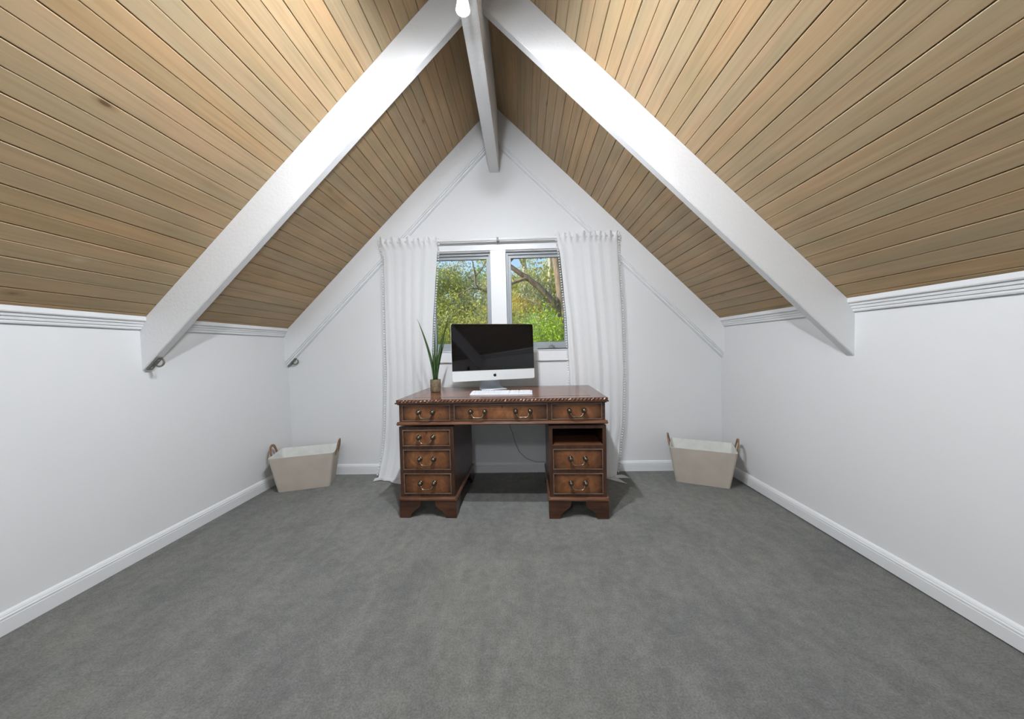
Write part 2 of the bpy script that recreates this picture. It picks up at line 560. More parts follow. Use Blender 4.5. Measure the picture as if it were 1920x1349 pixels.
def tube(bm, pts, radii, seg=8, cap=True, sx=1.0):
    pts = [Vector(p) for p in pts]
    if not isinstance(radii, (list, tuple)):
        radii = [radii]*len(pts)
    rings = []
    ref = None
    for i, p in enumerate(pts):
        d = (pts[min(i+1, len(pts)-1)] - pts[max(i-1, 0)]).normalized()
        if ref is None:
            ref = d.orthogonal().normalized()
        ref = (ref - d*ref.dot(d)).normalized()
        q = d.cross(ref)
        rings.append([bm.verts.new(p + (ref*math.cos(2*PI*k/seg) + q*math.sin(2*PI*k/seg)*sx)*radii[i]) for k in range(seg)])
    for r0, r1 in zip(rings, rings[1:]):
        for k in range(seg):
            bm.faces.new((r0[k], r0[(k+1) % seg], r1[(k+1) % seg], r1[k]))
    if cap:
        bm.faces.new(rings[0][::-1])
        bm.faces.new(rings[-1])
    return bm

def lathe(bm, prof, seg=24, c=(0, 0, 0)):
    rings = []
    for r, z in prof:
        if r < 1e-6:
            rings.append([bm.verts.new((c[0], c[1], c[2]+z))])
        else:
            rings.append([bm.verts.new((c[0]+r*math.cos(2*PI*k/seg), c[1]+r*math.sin(2*PI*k/seg), c[2]+z)) for k in range(seg)])
    for a, b in zip(rings, rings[1:]):
        if len(a) == 1 and len(b) == 1:
            continue
        for k in range(seg):
            j = (k+1) % seg
            if len(a) == 1:
                bm.faces.new((a[0], b[j], b[k]))
            elif len(b) == 1:
                bm.faces.new((a[k], a[j], b[0]))
            else:
                bm.faces.new((a[k], a[j], b[j], b[k]))
    return bm

def bez(p0, p1, p2, p3, n):
    p0, p1, p2, p3 = map(Vector, (p0, p1, p2, p3))
    r = []
    for i in range(n+1):
        t = i/n
        r.append(p0*(1-t)**3 + p1*3*t*(1-t)**2 + p2*3*t*t*(1-t) + p3*t**3)
    return r

# ================================================================= THE ROOM
XL, XR, YB, YR = -2.101, 1.718, 3.0, -2.7     # side walls, window wall, wall behind the camera
XM, ZM, ZE = -0.200, 3.163, 1.279             # ridge and height where the lining meets the walls
SL = (ZM-ZE)/(XM-XL)
SR = (ZM-ZE)/(XR-XM)
def zroof(x):
    return ZE + SL*(x-XL) if x < XM else ZE + SR*(XR-x)
DV = 0.262                                    # vertical depth of a rafter
T = 0.14                                      # wall thickness

# floor
bm = boxm(XL-T, XR+T, YR-T, YB+T, -0.25, 0.0)
tag(obj('floor', bm, 'carpet'), 'grey cut-pile carpet covering the whole attic floor', 'floor', kind='structure')

# side knee walls
def side_wall(name, x0, x1, label, hole=None):
    bm = bmesh.new()
    z1 = ZE+0.03
    if hole is None:
        box(bm, x0, x1, YR-T, YB+T, 0, z1)
    else:
        y0, y1, h = hole
        box(bm, x0, x1, YR-T, y0, 0, z1)
        box(bm, x0, x1, y1, YB+T, 0, z1)
        box(bm, x0, x1, y0, y1, h, z1)
    return tag(obj(name, bm, 'wall'), label, 'wall', kind='structure')
side_wall('wall_left', XL-T, XL, 'low white knee wall on the left below the sloping timber ceiling')
DY0, DY1, DH = -1.95, -1.10, 1.06
side_wall('wall_right', XR, XR+T, 'low white knee wall on the right below the sloping timber ceiling', (DY0, DY1, DH))

# window wall (gable) with two openings side by side
OX0, OXA, OXB, OX1 = -0.805, -0.262, -0.127, 0.415
OZ0, OZ1 = 1.083, 1.945
def gable(name, y0, y1, holes, label):
    bm = bmesh.new()
    xs = sorted({XL, XR, XM} | {v for h in holes for v in (h[0], h[1])})
    for a, b in zip(xs, xs[1:]):
        mid = (a+b)/2
        hs = [h for h in holes if h[0] < mid < h[1]]
        if hs:
            h = hs[0]
            box(bm, a, b, y0, y1, 0, h[2])
            prism(bm, [(a, h[3]), (b, h[3]), (b, zroof(b)), (a, zroof(a))], 'y', y0, y1)
        else:
            prism(bm, [(a, 0), (b, 0), (b, zroof(b)), (a, zroof(a))], 'y', y0, y1)
    return tag(obj(name, bm, 'wall'), label, 'wall', kind='structure')
gable('wall_back', YB, YB+T, [(OX0, OXA, OZ0, OZ1), (OXB, OX1, OZ0, OZ1)], 'white gable wall with the twin window behind the desk')
RX0, RX1, RZ0, RZ1 = -0.9, 0.5, 0.75, 2.05
gable('wall_front', YR-T, YR, [(RX0, RX1, RZ0, RZ1)], 'white gable wall behind the camera with an added fill window')

# ---- ceiling: backing deck and individual lining boards
bm = bmesh.new()
TH = 0.016
for sgn, xe, sl in ((-1, XL, SL), (1, XR, SR)):
    n = Vector((-sl, 0, 1)).normalized() if sgn < 0 else Vector((sl, 0, 1)).normalized()
    a = Vector((xe+sgn*0.22, 0, ZE-0.22*sl)) + n*(TH+0.002)
    b = Vector((XM, 0, ZM)) + n*(TH+0.002)
    zt = 0.18
    prism(bm, [(a.x, a.z), (b.x if sgn < 0 else b.x, b.z), (XM, b.z+zt+0.05), (a.x, a.z+zt)], 'y', YR-T-0.3, YB+T+0.35)
ceil = tag(obj('ceiling', bm, 'deck'), 'steep sloping ceiling lined with limed pine boards', 'ceiling', kind='structure')
NB = 38
for sgn, xe, sl in ((-1, XL, SL), (1, XR, SR)):
    d = Vector((-sgn*1.0, 0, sl)).normalized()          # up the slope
    length = (Vector((XM, 0, ZM))-Vector((xe, 0, ZE))).length
    pitch = length/NB
    me_pair = []
    for k in range(2):
        g0, g1 = (0.0012, 0.0005) if k == 0 else (0.0005, 0.0012)   # wide joint between pairs, tight groove inside
        c0, c1 = (0.0026, 0.0023) if k == 0 else (0.0023, 0.0026)
        wv = pitch
        bm = prismm([(g0, TH), (g0, c0*1.2), (g0+c0, 0), (wv-g1-c1, 0), (wv-g1, c1*1.2), (wv-g1, TH)], 'y', YR+0.001, YB-0.001)
        me = bpy.data.meshes.new('ceiling_board')
        bmesh.ops.recalc_face_normals(bm, faces=bm.faces)
        bm.to_mesh(me)
        bm.free()
        me.materials.append(M['board'])
        me_pair.append(me)
    n = Vector((sgn*sl, 0, 1)).normalized()
    pc = (1, 1, 1)
    for i in range(NB):
        o = bpy.data.objects.new('ceiling_board', me_pair[i % 2])
        C.objects.link(o)
        o.parent = ceil
        p = Vector((xe, 0, ZE)) + d*(pitch*i) + n*random.uniform(0, 0.0012)
        X, Z = d, n
        Y = Z.cross(X)
        mat = Matrix(((X.x, Y.x, Z.x, p.x), (X.y, Y.y, Z.y, p.y), (X.z, Y.z, Z.z, p.z), (0, 0, 0, 1)))
        if Y.y < 0:
            # mirrored frame: keep the board profile, flip its long axis about the room middle
            mat = mat @ Matrix.Translation((0, -(YR+YB), 0))
        o.matrix_world = mat
        if i % 2 == 0:
            v = random.uniform(0.94, 1.05)
            t = random.uniform(-0.035, 0.035)
            pc = (v*(1+t), v, v*(1-t*1.5))
        q = random.uniform(0.98, 1.02)
        o.color = (pc[0]*q, pc[1]*q, pc[2]*q, 1)

# ---- ridge beam and rafters
BX0, BX1, BZ = -0.250, -0.168, 2.623
bm = prismm([(BX0, BZ), (BX1, BZ), (BX1, zroof(BX1)-0.001), (XM, ZM-0.002), (BX0, zroof(BX0)-0.001)], 'y', YR, YB)
bmesh.ops.bevel(bm, geom=[e for e in bm.edges if all(abs(v.co.z-BZ) < 1e-5 for v in e.verts) and abs(e.verts[0].co.x-e.verts[1].co.x) < 1e-5], offset=0.004, segments=2, affect='EDGES')
tag(obj('ridge_beam', bm, 'beam'), 'white painted ridge beam running to the top of the gable wall', 'beam', kind='structure')
def rafter(side, y0, y1, label):
    if side < 0:
        a, b = XL, BX0-0.0005
    else:
        a, b = BX1+0.0005, XR
    pts = [(a, zroof(a)-DV), (b, zroof(b)-DV), (b, zroof(b)-0.0005), (a, zroof(a)-0.0005)]
    bm = prismm(pts, 'y', y0, y1)
    low = [e for e in bm.edges if all(abs(v.co.z-(zroof(v.co.x)-DV)) < 1e-4 for v in e.verts) and abs(e.verts[0].co.x-e.verts[1].co.x) > 0.1]
    bmesh.ops.bevel(bm, geom=low, offset=0.003, segments=2, affect='EDGES')
    return tag(obj('rafter', bm, 'beam'), label, 'beam', 'white rafters', 'structure')
RF0, RF1 = 1.820, 1.866
rafter(-1, RF0, RF1, 'white rafter crossing the left ceiling slope in front of the desk')
rafter(1, RF0, RF1, 'white rafter crossing the right ceiling slope in front of the desk')
rafter(-1, YB-0.045, YB, 'white rafter lying flat against the left slope of the window wall')
rafter(1, YB-0.045, YB, 'white rafter lying flat against the right slope of the window wall')
rafter(-1, -0.62, -0.574, 'white left rafter overhead behind the camera')
rafter(1, -0.62, -0.574, 'white right rafter overhead behind the camera')

# bead mouldings below the gable rafters
def gable_bead(name, side, label):
    bm = bmesh.new()
    for d0, d1, yy in ((DV, DV+0.014, YB-0.034), (DV+0.014, DV+0.034, YB-0.024), (DV+0.034, DV+0.040, YB-0.014)):
        if side < 0:
            a, b = XL, BX0
        else:
            a, b = BX1, XR
        prism(bm, [(a, zroof(a)-d1), (b, zroof(b)-d1), (b, zroof(b)-d0), (a, zroof(a)-d0)], 'y', yy, YB)
    return tag(obj(name, bm, 'trim'), label, 'trim', kind='structure')
gable_bead('trim_1', -1, 'thin white bead moulding under the left rafter on the window wall')
gable_bead('trim_2', 1, 'thin white bead moulding under the right rafter on the window wall')

# cornices along the knee walls (between the rafters)
CORN = [(0, 1.246), (0.010, 1.246), (0.013, 1.252), (0.013, 1.260), (0.018, 1.262), (0.020, 1.270), (0.020, 1.275),
        (0.026, 1.277), (0.028, 1.285), (0.028, 1.289), (0.036, 1.291), (0.039, 1.296)]
def cornice(name, side, y0, y1, label):
    xe, sg = (XL, 1) if side < 0 else (XR, -1)
    pts = [(xe+sg*p, z) for p, z in CORN]
    pts += [(xe+sg*0.039, zroof(xe+sg*0.039)-0.0005), (xe, ZE-0.0005)]
    return tag(obj(name, prismm(pts, 'y', y0, y1), 'trim'), label, 'trim', kind='structure')
cornice('trim_3', -1, RF1, YB-0.045, 'short ridged white cornice on the left wall beyond the rafter')
cornice('trim_4', 1, RF1, YB-0.045, 'short ridged white cornice on the right wall beyond the rafter')
cornice('trim_5', -1, -0.574, RF0, 'long ridged white cornice on the left wall nearest the camera')
cornice('trim_6', 1, -0.574, RF0, 'long ridged white cornice on the right wall nearest the camera')

# baseboards
BASE = [(0, 0), (0.016, 0), (0.016, 0.058), (0.0145, 0.060), (0.0145, 0.063), (0.016, 0.065), (0.0155, 0.070), (0.0125, 0.073), (0.0125, 0.076), (0.009, 0.083), (0.004, 0.088), (0, 0.089)]
def tagb(name, bm, label):
    return tag(obj(name, bm, 'trim'), label, 'baseboard', kind='structure')
tagb('baseboard_left', prismm([(XL+p, z) for p, z in BASE], 'y', YR, YB), 'white moulded baseboard along the left knee wall')
bm = prismm([(XR-p, max(z, 0.007)) for p, z in BASE], 'y', DY1+0.07, YB)
prism(bm, [(XR-p, max(z, 0.007)) for p, z in BASE], 'y', YR, DY0-0.07)
tagb('baseboard_right', bm, 'white moulded baseboard along the right knee wall')
tagb('baseboard_back', prismm([(YB-p, z) for p, z in BASE], 'x', XL+0.016, XR-0.016), 'white moulded baseboard under the window behind the desk')

# low door added behind the camera to show in the screen's reflection
dr = thing('added_reflection_door', 'low blue-grey door with white frame, added for the screen reflection', 'door', (XR, (DY0+DY1)/2, 0), kind='structure')
hw = (DY1-DY0)/2
bm = bmesh.new()
box(bm, -0.02, 0.10, -hw-0.07, -hw+0.005, 0, DH+0.07)
box(bm, -0.02, 0.10, hw-0.005, hw+0.07, 0, DH+0.07)
box(bm, -0.02, 0.10, -hw-0.07, hw+0.07, DH-0.005, DH+0.07)
obj('frame', bm, 'trim', dr)
obj('panel', boxm(0.05, 0.09, -hw+0.006, hw-0.006, 0.005, DH-0.006), 'door', dr)  # blue-grey panel stands in for the dim inside of a reflected opening
obj('handle', lathe(bmesh.new(), [(0, 0), (0.012, 0.0), (0.012, 0.02), (0.02, 0.03), (0.02, 0.04), (0, 0.045)], 12), 'steel', dr).matrix_local = Matrix.Translation((0.052, hw-0.08, 0.55)) @ Matrix.Rotation(-PI/2, 4, 'Y')

# ---- twin window in the gable
def window(name, x0, x1, label, winder):
    t = thing(name, label, 'window', ((x0+x1)/2, YB+0.03, OZ0), kind='structure')
    hw = (x1-x0)/2
    H = OZ1-OZ0
    def frame(bm, a, z0, z1, wd, y0, y1, wb=None, wt=None):
        wb = wb or wd
        wt = wt or wd
        box(bm, -a, -a+wd, y0, y1, z0, z1)
        box(bm, a-wd, a, y0, y1, z0, z1)
        box(bm, -a+wd, a-wd, y0, y1, z0, z0+wb)
        box(bm, -a+wd, a-wd, y0, y1, z1-wt, z1)
    bm = bmesh.new()
    frame(bm, hw, 0.0, H, 0.018, 0.0, 0.075, 0.03, 0.022)
    obj('frame', bm, 'alu_frame', t)
    bm = bmesh.new()
    frame(bm, hw-0.0185, 0.031, H-0.0225, 0.021, 0.018, 0.052, 0.036, 0.026)
    s = obj('sash', bm, 'alu_frame', t)
    obj('pane', boxm(-hw+0.039, hw-0.039, 0.033, 0.037, 0.066, H-0.048), 'glass', s)
    bm = bmesh.new()
    frame(bm, hw-0.039, 0.066, H-0.048, 0.003, 0.028, 0.032)
    obj('glazing_gasket', bm, 'dark_metal', s)
    if winder:
        wx = 0.12
        wd = obj('winder', boxm(wx-0.13, wx+0.13, -0.020, -0.001, 0.0005, 0.012, 0.002), 'dark_metal', t)
        bm = bmesh.new()
        prism(bm, [(wx-0.03, 0.012), (wx+0.025, 0.012), (wx+0.02, 0.034), (wx-0.012, 0.040), (wx-0.03, 0.026)], 'y', -0.026, -0.006)
        tube(bm, [(wx-0.005, -0.03, 0.040), (wx+0.010, -0.034, 0.026), (wx+0.028, -0.034, 0.012)], [0.005, 0.006, 0.004], 8)
        obj('crank', bm, 'grey_matt', wd)
    return t
window('window_1', OX0, OXA, 'left grey-framed window pane looking out at bushland, half hidden by the curtain', False)
window('window_2', OXB, OX1, 'right grey-framed window with a winder and gum tree branch outside', True)
def rail(name, bm, label):
    return tag(obj(name, bm, 'trim'), label, 'trim', kind='structure')
bm = boxm(OXA+0.001, OXB-0.001, YB-0.018, YB-0.0005, OZ0, OZ1+0.008, 0.002)
rail('trim_7', bm, 'white upright mullion board between the two windows')
bm = boxm(OX0-0.07, OX1+0.07, YB-0.016, YB-0.0005, OZ1+0.0085, OZ1+0.062, 0.003)
box(bm, OX0-0.08, OX1+0.08, YB-0.026, YB-0.0005, OZ1+0.0625, OZ1+0.078, 0.003)
rail('trim_8', bm, 'white head architrave above the twin windows')
bm = boxm(OX0-0.07, OX1+0.07, YB-0.020, YB-0.0005, OZ0-0.098, OZ0-0.008, 0.003)
box(bm, OX0-0.07, OX1+0.07, YB-0.026, YB-0.0005, OZ0-0.0075, OZ0-0.0005, 0.002)
rail('trim_9', bm, 'white sill board under the twin windows behind the monitor')
for nm, xa, xb, lb in (('trim_10', OX0-0.07, OX0-0.001, 'left'), ('trim_11', OX1+0.001, OX1+0.07, 'right')):
    rail(nm, boxm(xa, xb, YB-0.016, YB-0.0005, OZ0-0.0002, OZ1+0.008, 0.003), 'white side architrave hidden behind the %s curtain' % lb)

# wide window added behind the camera to let in fill daylight
t = thing('added_fill_window', 'wide white-framed window added for fill light, unseen behind the camera', 'window', ((RX0+RX1)/2, YR-0.08, RZ0), kind='structure')
hw, H = (RX1-RX0)/2, RZ1-RZ0
bm = bmesh.new()
box(bm, -hw, -hw+0.05, 0, 0.06, 0, H)
box(bm, hw-0.05, hw, 0, 0.06, 0, H)
box(bm, -hw+0.05, hw-0.05, 0, 0.06, 0, 0.05)
box(bm, -hw+0.05, hw-0.05, 0, 0.06, H-0.05, H)
box(bm, -0.03, 0.03, 0, 0.06, 0.05, H-0.05)
obj('frame', bm, 'trim', t)
for a, b in ((-hw+0.051, -0.031), (0.031, hw-0.051)):
    obj('pane', boxm(a, b, 0.028, 0.032, 0.051, H-0.051), 'glass', t)

# ================================================================= SPOTLIGHT BAR under the ridge beam
sp = thing('spotlight_bar', 'lit white spotlight fixed under the ridge beam at the top of the room', 'spotlight', (-0.209, 1.20, BZ))
obj('bar', boxm(-0.02, 0.02, -0.32, 0.30, -0.022, -0.0005, 0.004), 'white_metal', sp)
for yy in (0.21, -0.21):
    bm = tube(bmesh.new(), [(0, yy, -0.022), (0, yy, -0.085), (0.0, yy, -0.124)], 0.006, 8)
    obj('arm', bm, 'white_metal', sp, True)
    hd = obj('glass_shade', lathe(bmesh.new(), [(0.0, 0.050), (0.012, 0.050), (0.022, 0.044), (0.0285, 0.0095), (0.0270, 0.0095), (0.0205, 0.0405), (0.0, 0.0440)], 20), 'frost', sp, True, (0, yy, -0.173))
    bm = bmesh.new()
    bmesh.ops.create_uvsphere(bm, u_segments=20, v_segments=12, radius=0.0215)
    obj('bulb', bm, 'bulb', hd, True, (0, 0, 0.017))

pd_ = thing('added_fill_pendant', 'lit globe pendant added for fill light, unseen behind the camera', 'added fill lamp', (-0.48, -1.45, zroof(-0.48)-0.02))  # pendant added as fill light, out of view behind the camera
obj('ceiling_rose', lathe(bmesh.new(), [(0, -0.001), (0.05, -0.001), (0.05, -0.012), (0.03, -0.022), (0, -0.024)], 20), 'white_metal', pd_, True)
obj('cord', tube(bmesh.new(), [(0, 0, -0.02), (0, 0, -0.51)], 0.004, 8), 'cable', pd_, True)
bm = bmesh.new()
bmesh.ops.create_uvsphere(bm, u_segments=28, v_segments=16, radius=0.13)
obj('globe', bm, 'globe', pd_, True, (0, 0, -0.635))

# ================================================================= HOOKS under the rafter ends
def hook(y, label, drop=0.0):
    zb = zroof(XL+0.045)-DV-drop
    h = thing('rafter_hook', label, 'hook', (XL+0.045, y, zb), group='metal hooks under the left rafter ends')
    rot = Matrix.Rotation(-math.atan(SL), 4, 'Y')
    p = obj('plate', boxm(-0.048, 0.048, -0.015, 0.015, -0.010, -0.0006, 0.003), 'hook_steel', h)
    p.matrix_local = rot
    bm = bmesh.new()
    tube(bm, bez((-0.005, 0, -0.008), (-0.005, 0, -0.05), (0.045, 0, -0.055), (0.050, 0, -0.024), 10), 0.0050, 8)
    k = obj('hook', bm, 'hook_steel', h, True)
    k.matrix_local = rot
    for u in (-0.03, 0.03):
        bm = bmesh.new()
        bmesh.ops.create_uvsphere(bm, u_segments=10, v_segments=6, radius=0.006)
        s = obj('screw', bm, 'steel', h, True)
        s.matrix_local = rot @ Matrix.Translation((u, 0, -0.010)) @ Matrix.Diagonal((1, 1, 0.5, 1))
hook((RF0+RF1)/2, 'small metal hook under the foot of the near left rafter')
hook(YB-0.020, 'small metal hook under the far left rafter in the corner', 0.0405)

# ================================================================= DESK
dk = thing('pedestal_desk', 'dark mahogany twin-pedestal desk with brass handles under the window', 'desk', (-0.150, 2.175, 0), -0.028)
# top with carved edge and leather inset
TOPZ = 0.778
top = obj('desktop', boxm(-0.676, 0.676, -0.014, 0.700, 0.757, TOPZ, 0.003), 'desk_top', dk)
obj('leather_inset', boxm(-0.585, 0.585, 0.075, 0.615, TOPZ-0.001, TOPZ+0.0008), 'leather', top)
bm = bmesh.new()
box(bm, -0.683, 0.683, -0.021, 0.702, 0.752, 0.760, 0.002)
box(bm, -0.672, 0.672, -0.008, 0.690, 0.745, 0.7525, 0.001)
obj('under_moulding', bm, 'mahogany', top)
bm = bmesh.new()
n = 56
for i in range(n):
    u = -0.668 + 1.336*(i+0.5)/n
    vs = []
    m4 = Matrix.Translation((u, -0.016, 0.7665)) @ Matrix.Rotation(0.75, 4, 'Y') @ Matrix.Diagonal((0.0072, 0.0062, 0.0145, 1))
    bmesh.ops.create_icosphere(bm, subdivisions=1, radius=1.0, matrix=m4)
for sgn in (-1, 1):
    for i in range(29):
        v = -0.005 + 0.70*(i+0.5)/29
        m4 = Matrix.Translation((sgn*0.678, v, 0.7665)) @ Matrix.Rotation(0.75, 4, 'X') @ Matrix.Diagonal((0.0062, 0.0072, 0.0145, 1))
        bmesh.ops.create_icosphere(bm, subdivisions=1, radius=1.0, matrix=m4)
ce = obj('carved_edge', bm, 'carved', top, True)
ce['kind'] = 'stuff'
ce['label'] = 'worn rope-carved edge of the desktop'
# frieze case
def case(name, u0, u1, v0, v1, z0, z1, openings, mat='mahogany', shell=0.016):
    """box case whose front is a frame with real openings"""
    bm = bmesh.new()
    box(bm, u0, u0+shell, v0+0.018, v1, z0, z1)
    box(bm, u1-shell, u1, v0+0.018, v1, z0, z1)
    box(bm, u0+shell, u1-shell, v1-shell, v1, z0, z1)
    box(bm, u0+shell, u1-shell, v0+0.018, v1-shell, z0, z0+0.008)
    box(bm, u0+shell, u1-shell, v0+0.018, v1-shell, z1-0.008, z1)
    us = sorted({u0, u1} | {x for o in openings for x in o[:2]})
    zs = sorted({z0, z1} | {x for o in openings for x in o[2:]})
    for a, b in zip(us, us[1:]):
        for c, d in zip(zs, zs[1:]):
            mu, mz = (a+b)/2, (c+d)/2
            if not any(o[0] < mu < o[1] and o[2] < mz < o[3] for o in openings):
                box(bm, a, b, v0, v0+0.018, c, d)
    bmesh.ops.remove_doubles(bm, verts=bm.verts, dist=1e-5)
    return obj(name, bm, mat, dk)
FD = [(-0.645, -0.325, 0.637, 0.743), (-0.302, 0.302, 0.637, 0.743), (0.325, 0.645, 0.637, 0.743)]
case('frieze_case', -0.663, 0.663, 0.0, 0.68, 0.616, 0.7448, FD)
bm = bmesh.new()
prism(bm, [(-0.012, 0.612), (-0.016, 0.618), (-0.014, 0.625), (-0.006, 0.631), (0.0, 0.633), (0.0, 0.611)], 'x', -0.676, 0.676)
for sg in (-1, 1):
    prism(bm, [(sg*0.675, 0.612), (sg*0.679, 0.618), (sg*0.677, 0.625), (sg*0.669, 0.631), (sg*0.6635, 0.633), (sg*0.6635, 0.611)], 'y', -0.014, 0.685)
obj('frieze_moulding', bm, 'mahogany_lite', dk)
# pedestals
PL, PR = (-0.668, -0.308), (0.308, 0.668)
Z3 = [(0.472, 0.580), (0.316, 0.450), (0.157, 0.293)]
def ped_open(p):
    return [(p[0]+0.022, p[1]-0.022, a, b) for a, b in Z3]
for p in (PL, PR):
    case('pedestal', p[0], p[1], 0.0, 0.645, 0.137, 0.600, ped_open(p), 'mahogany_z')
    # plinth moulding
    bm = bmesh.new()
    prism(bm, [(-0.013, 0.118), (-0.013, 0.127), (-0.009, 0.135), (-0.002, 0.139), (0.02, 0.139), (0.02, 0.118)], 'x', p[0]-0.010, p[1]+0.010)
    for xx, sg in ((p[0], -1), (p[1], 1)):
        prism(bm, [(xx+sg*0.013, 0.118), (xx+sg*0.013, 0.127), (xx+sg*0.009, 0.135), (xx+sg*0.0005, 0.139), (xx+sg*0.0005, 0.118)], 'y', -0.012, 0.655)
    obj('plinth_moulding', bm, 'mahogany_lite', dk)
    # bracket feet: ogee-cut panels front, back and sides
    a, b = p[0]-0.008, p[1]+0.008
    def ogee(x0, x1, foot, arch):
        L0, L1 = x0+foot, x1-foot
        A0, A1 = x0+arch, x1-arch
        s = [(x0, 0), (L0, 0), (L0+0.006, 0.022), (L0+0.020, 0.040)]
        k = A0-(L0+0.020)
        s += [(L0+0.020+k*0.40, 0.058), (L0+0.020+k*0.78, 0.072), (A0-0.002, 0.092), (A0, 0.1175)]
        e = [(A1, 0.1175), (A1+0.002, 0.092), (L1-0.020-k*0.78, 0.072), (L1-0.020-k*0.40, 0.058), (L1-0.020, 0.040), (L1-0.006, 0.022), (L1, 0), (x1, 0)]
        return s + e + [(x1, 0.1178), (x0, 0.1178)]
    def half(pts, axis, q0, q1, nm):
        """one bracket = one half of the ogee outline"""
        n2 = (len(pts)-2)//2
        mid = (pts[0][0]+pts[n2*2-1][0])/2
        left = pts[:n2] + [(pts[0][0], 0.1178)]
        right = pts[n2:n2*2] + [(pts[n2*2-1][0], 0.1178)]
        return left, right
    pf = ogee(a, b, 0.070, 0.142)
    lf, rf = half(pf, 'y', 0, 0, '')
    ps = ogee(-0.008, 0.653, 0.075, 0.150)
    ls, rs = half(ps, 'x', 0, 0, '')
    for front in (True, False):
        for left in (True, False):
            bm = bmesh.new()
            y0, y1 = (-0.008, 0.010) if front else (0.635, 0.653)
            prism(bm, lf if left else rf, 'y', y0, y1)
            x0, x1 = (a, a+0.018) if left else (b-0.018, b)
            sidep = [(min(max(y, -0.0075), 0.6525), z) for y, z in (ls if front else rs)]
            prism(bm, sidep, 'x', x0+0.0004, x1-0.0004)
            obj('bracket_foot', bm, 'mahogany', dk)
# shelf lip seen in the open drawer slot
obj('drawer_runner', boxm(PR[0]+0.022, PR[1]-0.022, 0.001, 0.50, 0.4665, 0.4745), 'mahogany_lite', dk)

knob_me = bpy.data.meshes.new('knob')
bm = bmesh.new()
lathe(bm, [(0.0, 0.0), (0.0150, 0.0), (0.0160, 0.003), (0.010, 0.006), (0.008, 0.009), (0.012, 0.012), (0.0152, 0.019), (0.0140, 0.027), (0.008, 0.0325), (0.0, 0.034)], 16)
bmesh.ops.rotate(bm, verts=bm.verts, cent=(0, 0, 0), matrix=Matrix.Rotation(PI/2, 3, 'X'))
bmesh.ops.recalc_face_normals(bm, faces=bm.faces)
bm.to_mesh(knob_me)
bm.free()
for pl in knob_me.polygons:
    pl.use_smooth = True
knob_me.materials.append(M['brass'])
bail_me = bpy.data.meshes.new('bail_handle')
bm = bmesh.new()
pts = bez((-0.043, -0.020, 0.0), (-0.036, -0.024, -0.016), (-0.036, -0.026, -0.034), (-0.018, -0.027, -0.036), 7)
pts += [Vector((-x.x, x.y, x.z)) for x in reversed(pts)]
tube(bm, pts, [0.0025 + 0.0014*math.sin(PI*i/(len(pts)-1)) for i in range(len(pts))], 8)
bmesh.ops.recalc_face_normals(bm, faces=bm.faces)
bm.to_mesh(bail_me)
bm.free()
for pl in bail_me.polygons:
    pl.use_smooth = True
bail_me.materials.append(M['brass_worn'])
def drawer(u0, u1, z0, z1, handles, keyhole=None):
    cu, cz = (u0+u1)/2, (z0+z1)/2
    a, b = (u1-u0)/2-0.0008, (z1-z0)/2-0.0008
    bm = boxm(-a, a, 0.0, 0.016, -b, b)
    # sides of the drawer box behind the front are left to the case
    d = obj('drawer', bm, 'drawer', dk, False, (cu, 0.0025, cz))
    bm = bmesh.new()
    w = 0.0048
    for (x0, x1, zz0, zz1) in ((-a, a, b-w, b), (-a, a, -b, -b+w), (-a, -a+w, -b+w, b-w), (a-w, a, -b+w, b-w)):
        box(bm, x0, x1, -0.0068, -0.0002, zz0, zz1, 0.0012)
    obj('cock_bead', bm, 'cockbead', d)
    for hu in handles:
        hz = 0.006
        for sg in (-1, 1):
            k = link('knob', knob_me, None, d, (hu+sg*0.046, -0.0004, hz))
        link('bail_handle', bail_me, None, d, (hu, -0.0004, hz-0.001))
    if keyhole:
        bm = lathe(bmesh.new(), [(0, 0), (0.0042, 0), (0.0042, 0.001), (0, 0.001)], 12)
        box(bm, -0.002, 0.002, -0.013, 0, 0, 0.001)
        k = obj('keyhole', bm, 'hole', d)
        k.matrix_local = Matrix.Translation((keyhole[0], -0.0002, keyhole[1])) @ Matrix.Rotation(PI/2, 4, 'X')
    return d
drawer(*FD[0], [0.0])
drawer(*FD[1], [-0.145, 0.145], (0.012, 0.037))
drawer(*FD[2], [0.0])
ol, orr = ped_open(PL), ped_open(PR)
drawer(*ol[0], [0.0], (0.0, 0.036))
drawer(*ol[1], [0.0])
drawer(*ol[2], [0.0])
drawer(*orr[1], [0.0])
drawer(*orr[2], [0.0])
# inner side veneer is part of each pedestal case

# ================================================================= COMPUTER
IY, ITILT = 0.345, 0.045
cp = thing('desktop_computer', 'slim silver all-in-one computer with a switched-off black screen on the desk', 'computer', (-0.232, 2.655, TOPZ+0.0012), IY)
W2, HB, CH = 0.325, 0.430, 0.078
def rrect(hw, z0, z1, rtop, rbot, seg=6):
    pts = []
    for (cx, cz, r, a0) in ((hw-rbot, z0+rbot, rbot, -PI/2), (hw-rtop, z1-rtop, rtop, 0), (-hw+rtop, z1-rtop, rtop, PI/2), (-hw+rbot, z0+rbot, rbot, PI)):
        for i in range(seg+1):
            a = a0 + (PI/2)*i/seg
            pts.append((cx+r*math.cos(a), cz+r*math.sin(a)))
    return pts
tilt = Matrix.Translation((0, -0.055, 0.080)) @ Matrix.Rotation(-ITILT, 4, 'X')
bm = bmesh.new()
ring = rrect(W2, 0, HB, 0.014, 0.014)
A = [bm.verts.new((x, 0, z)) for x, z in ring]
B = [bm.verts.new((x, 0.006, z)) for x, z in ring]
Cc = [bm.verts.new((x*0.80, 0.026, HB/2+(z-HB/2)*0.80)) for x, z in ring]
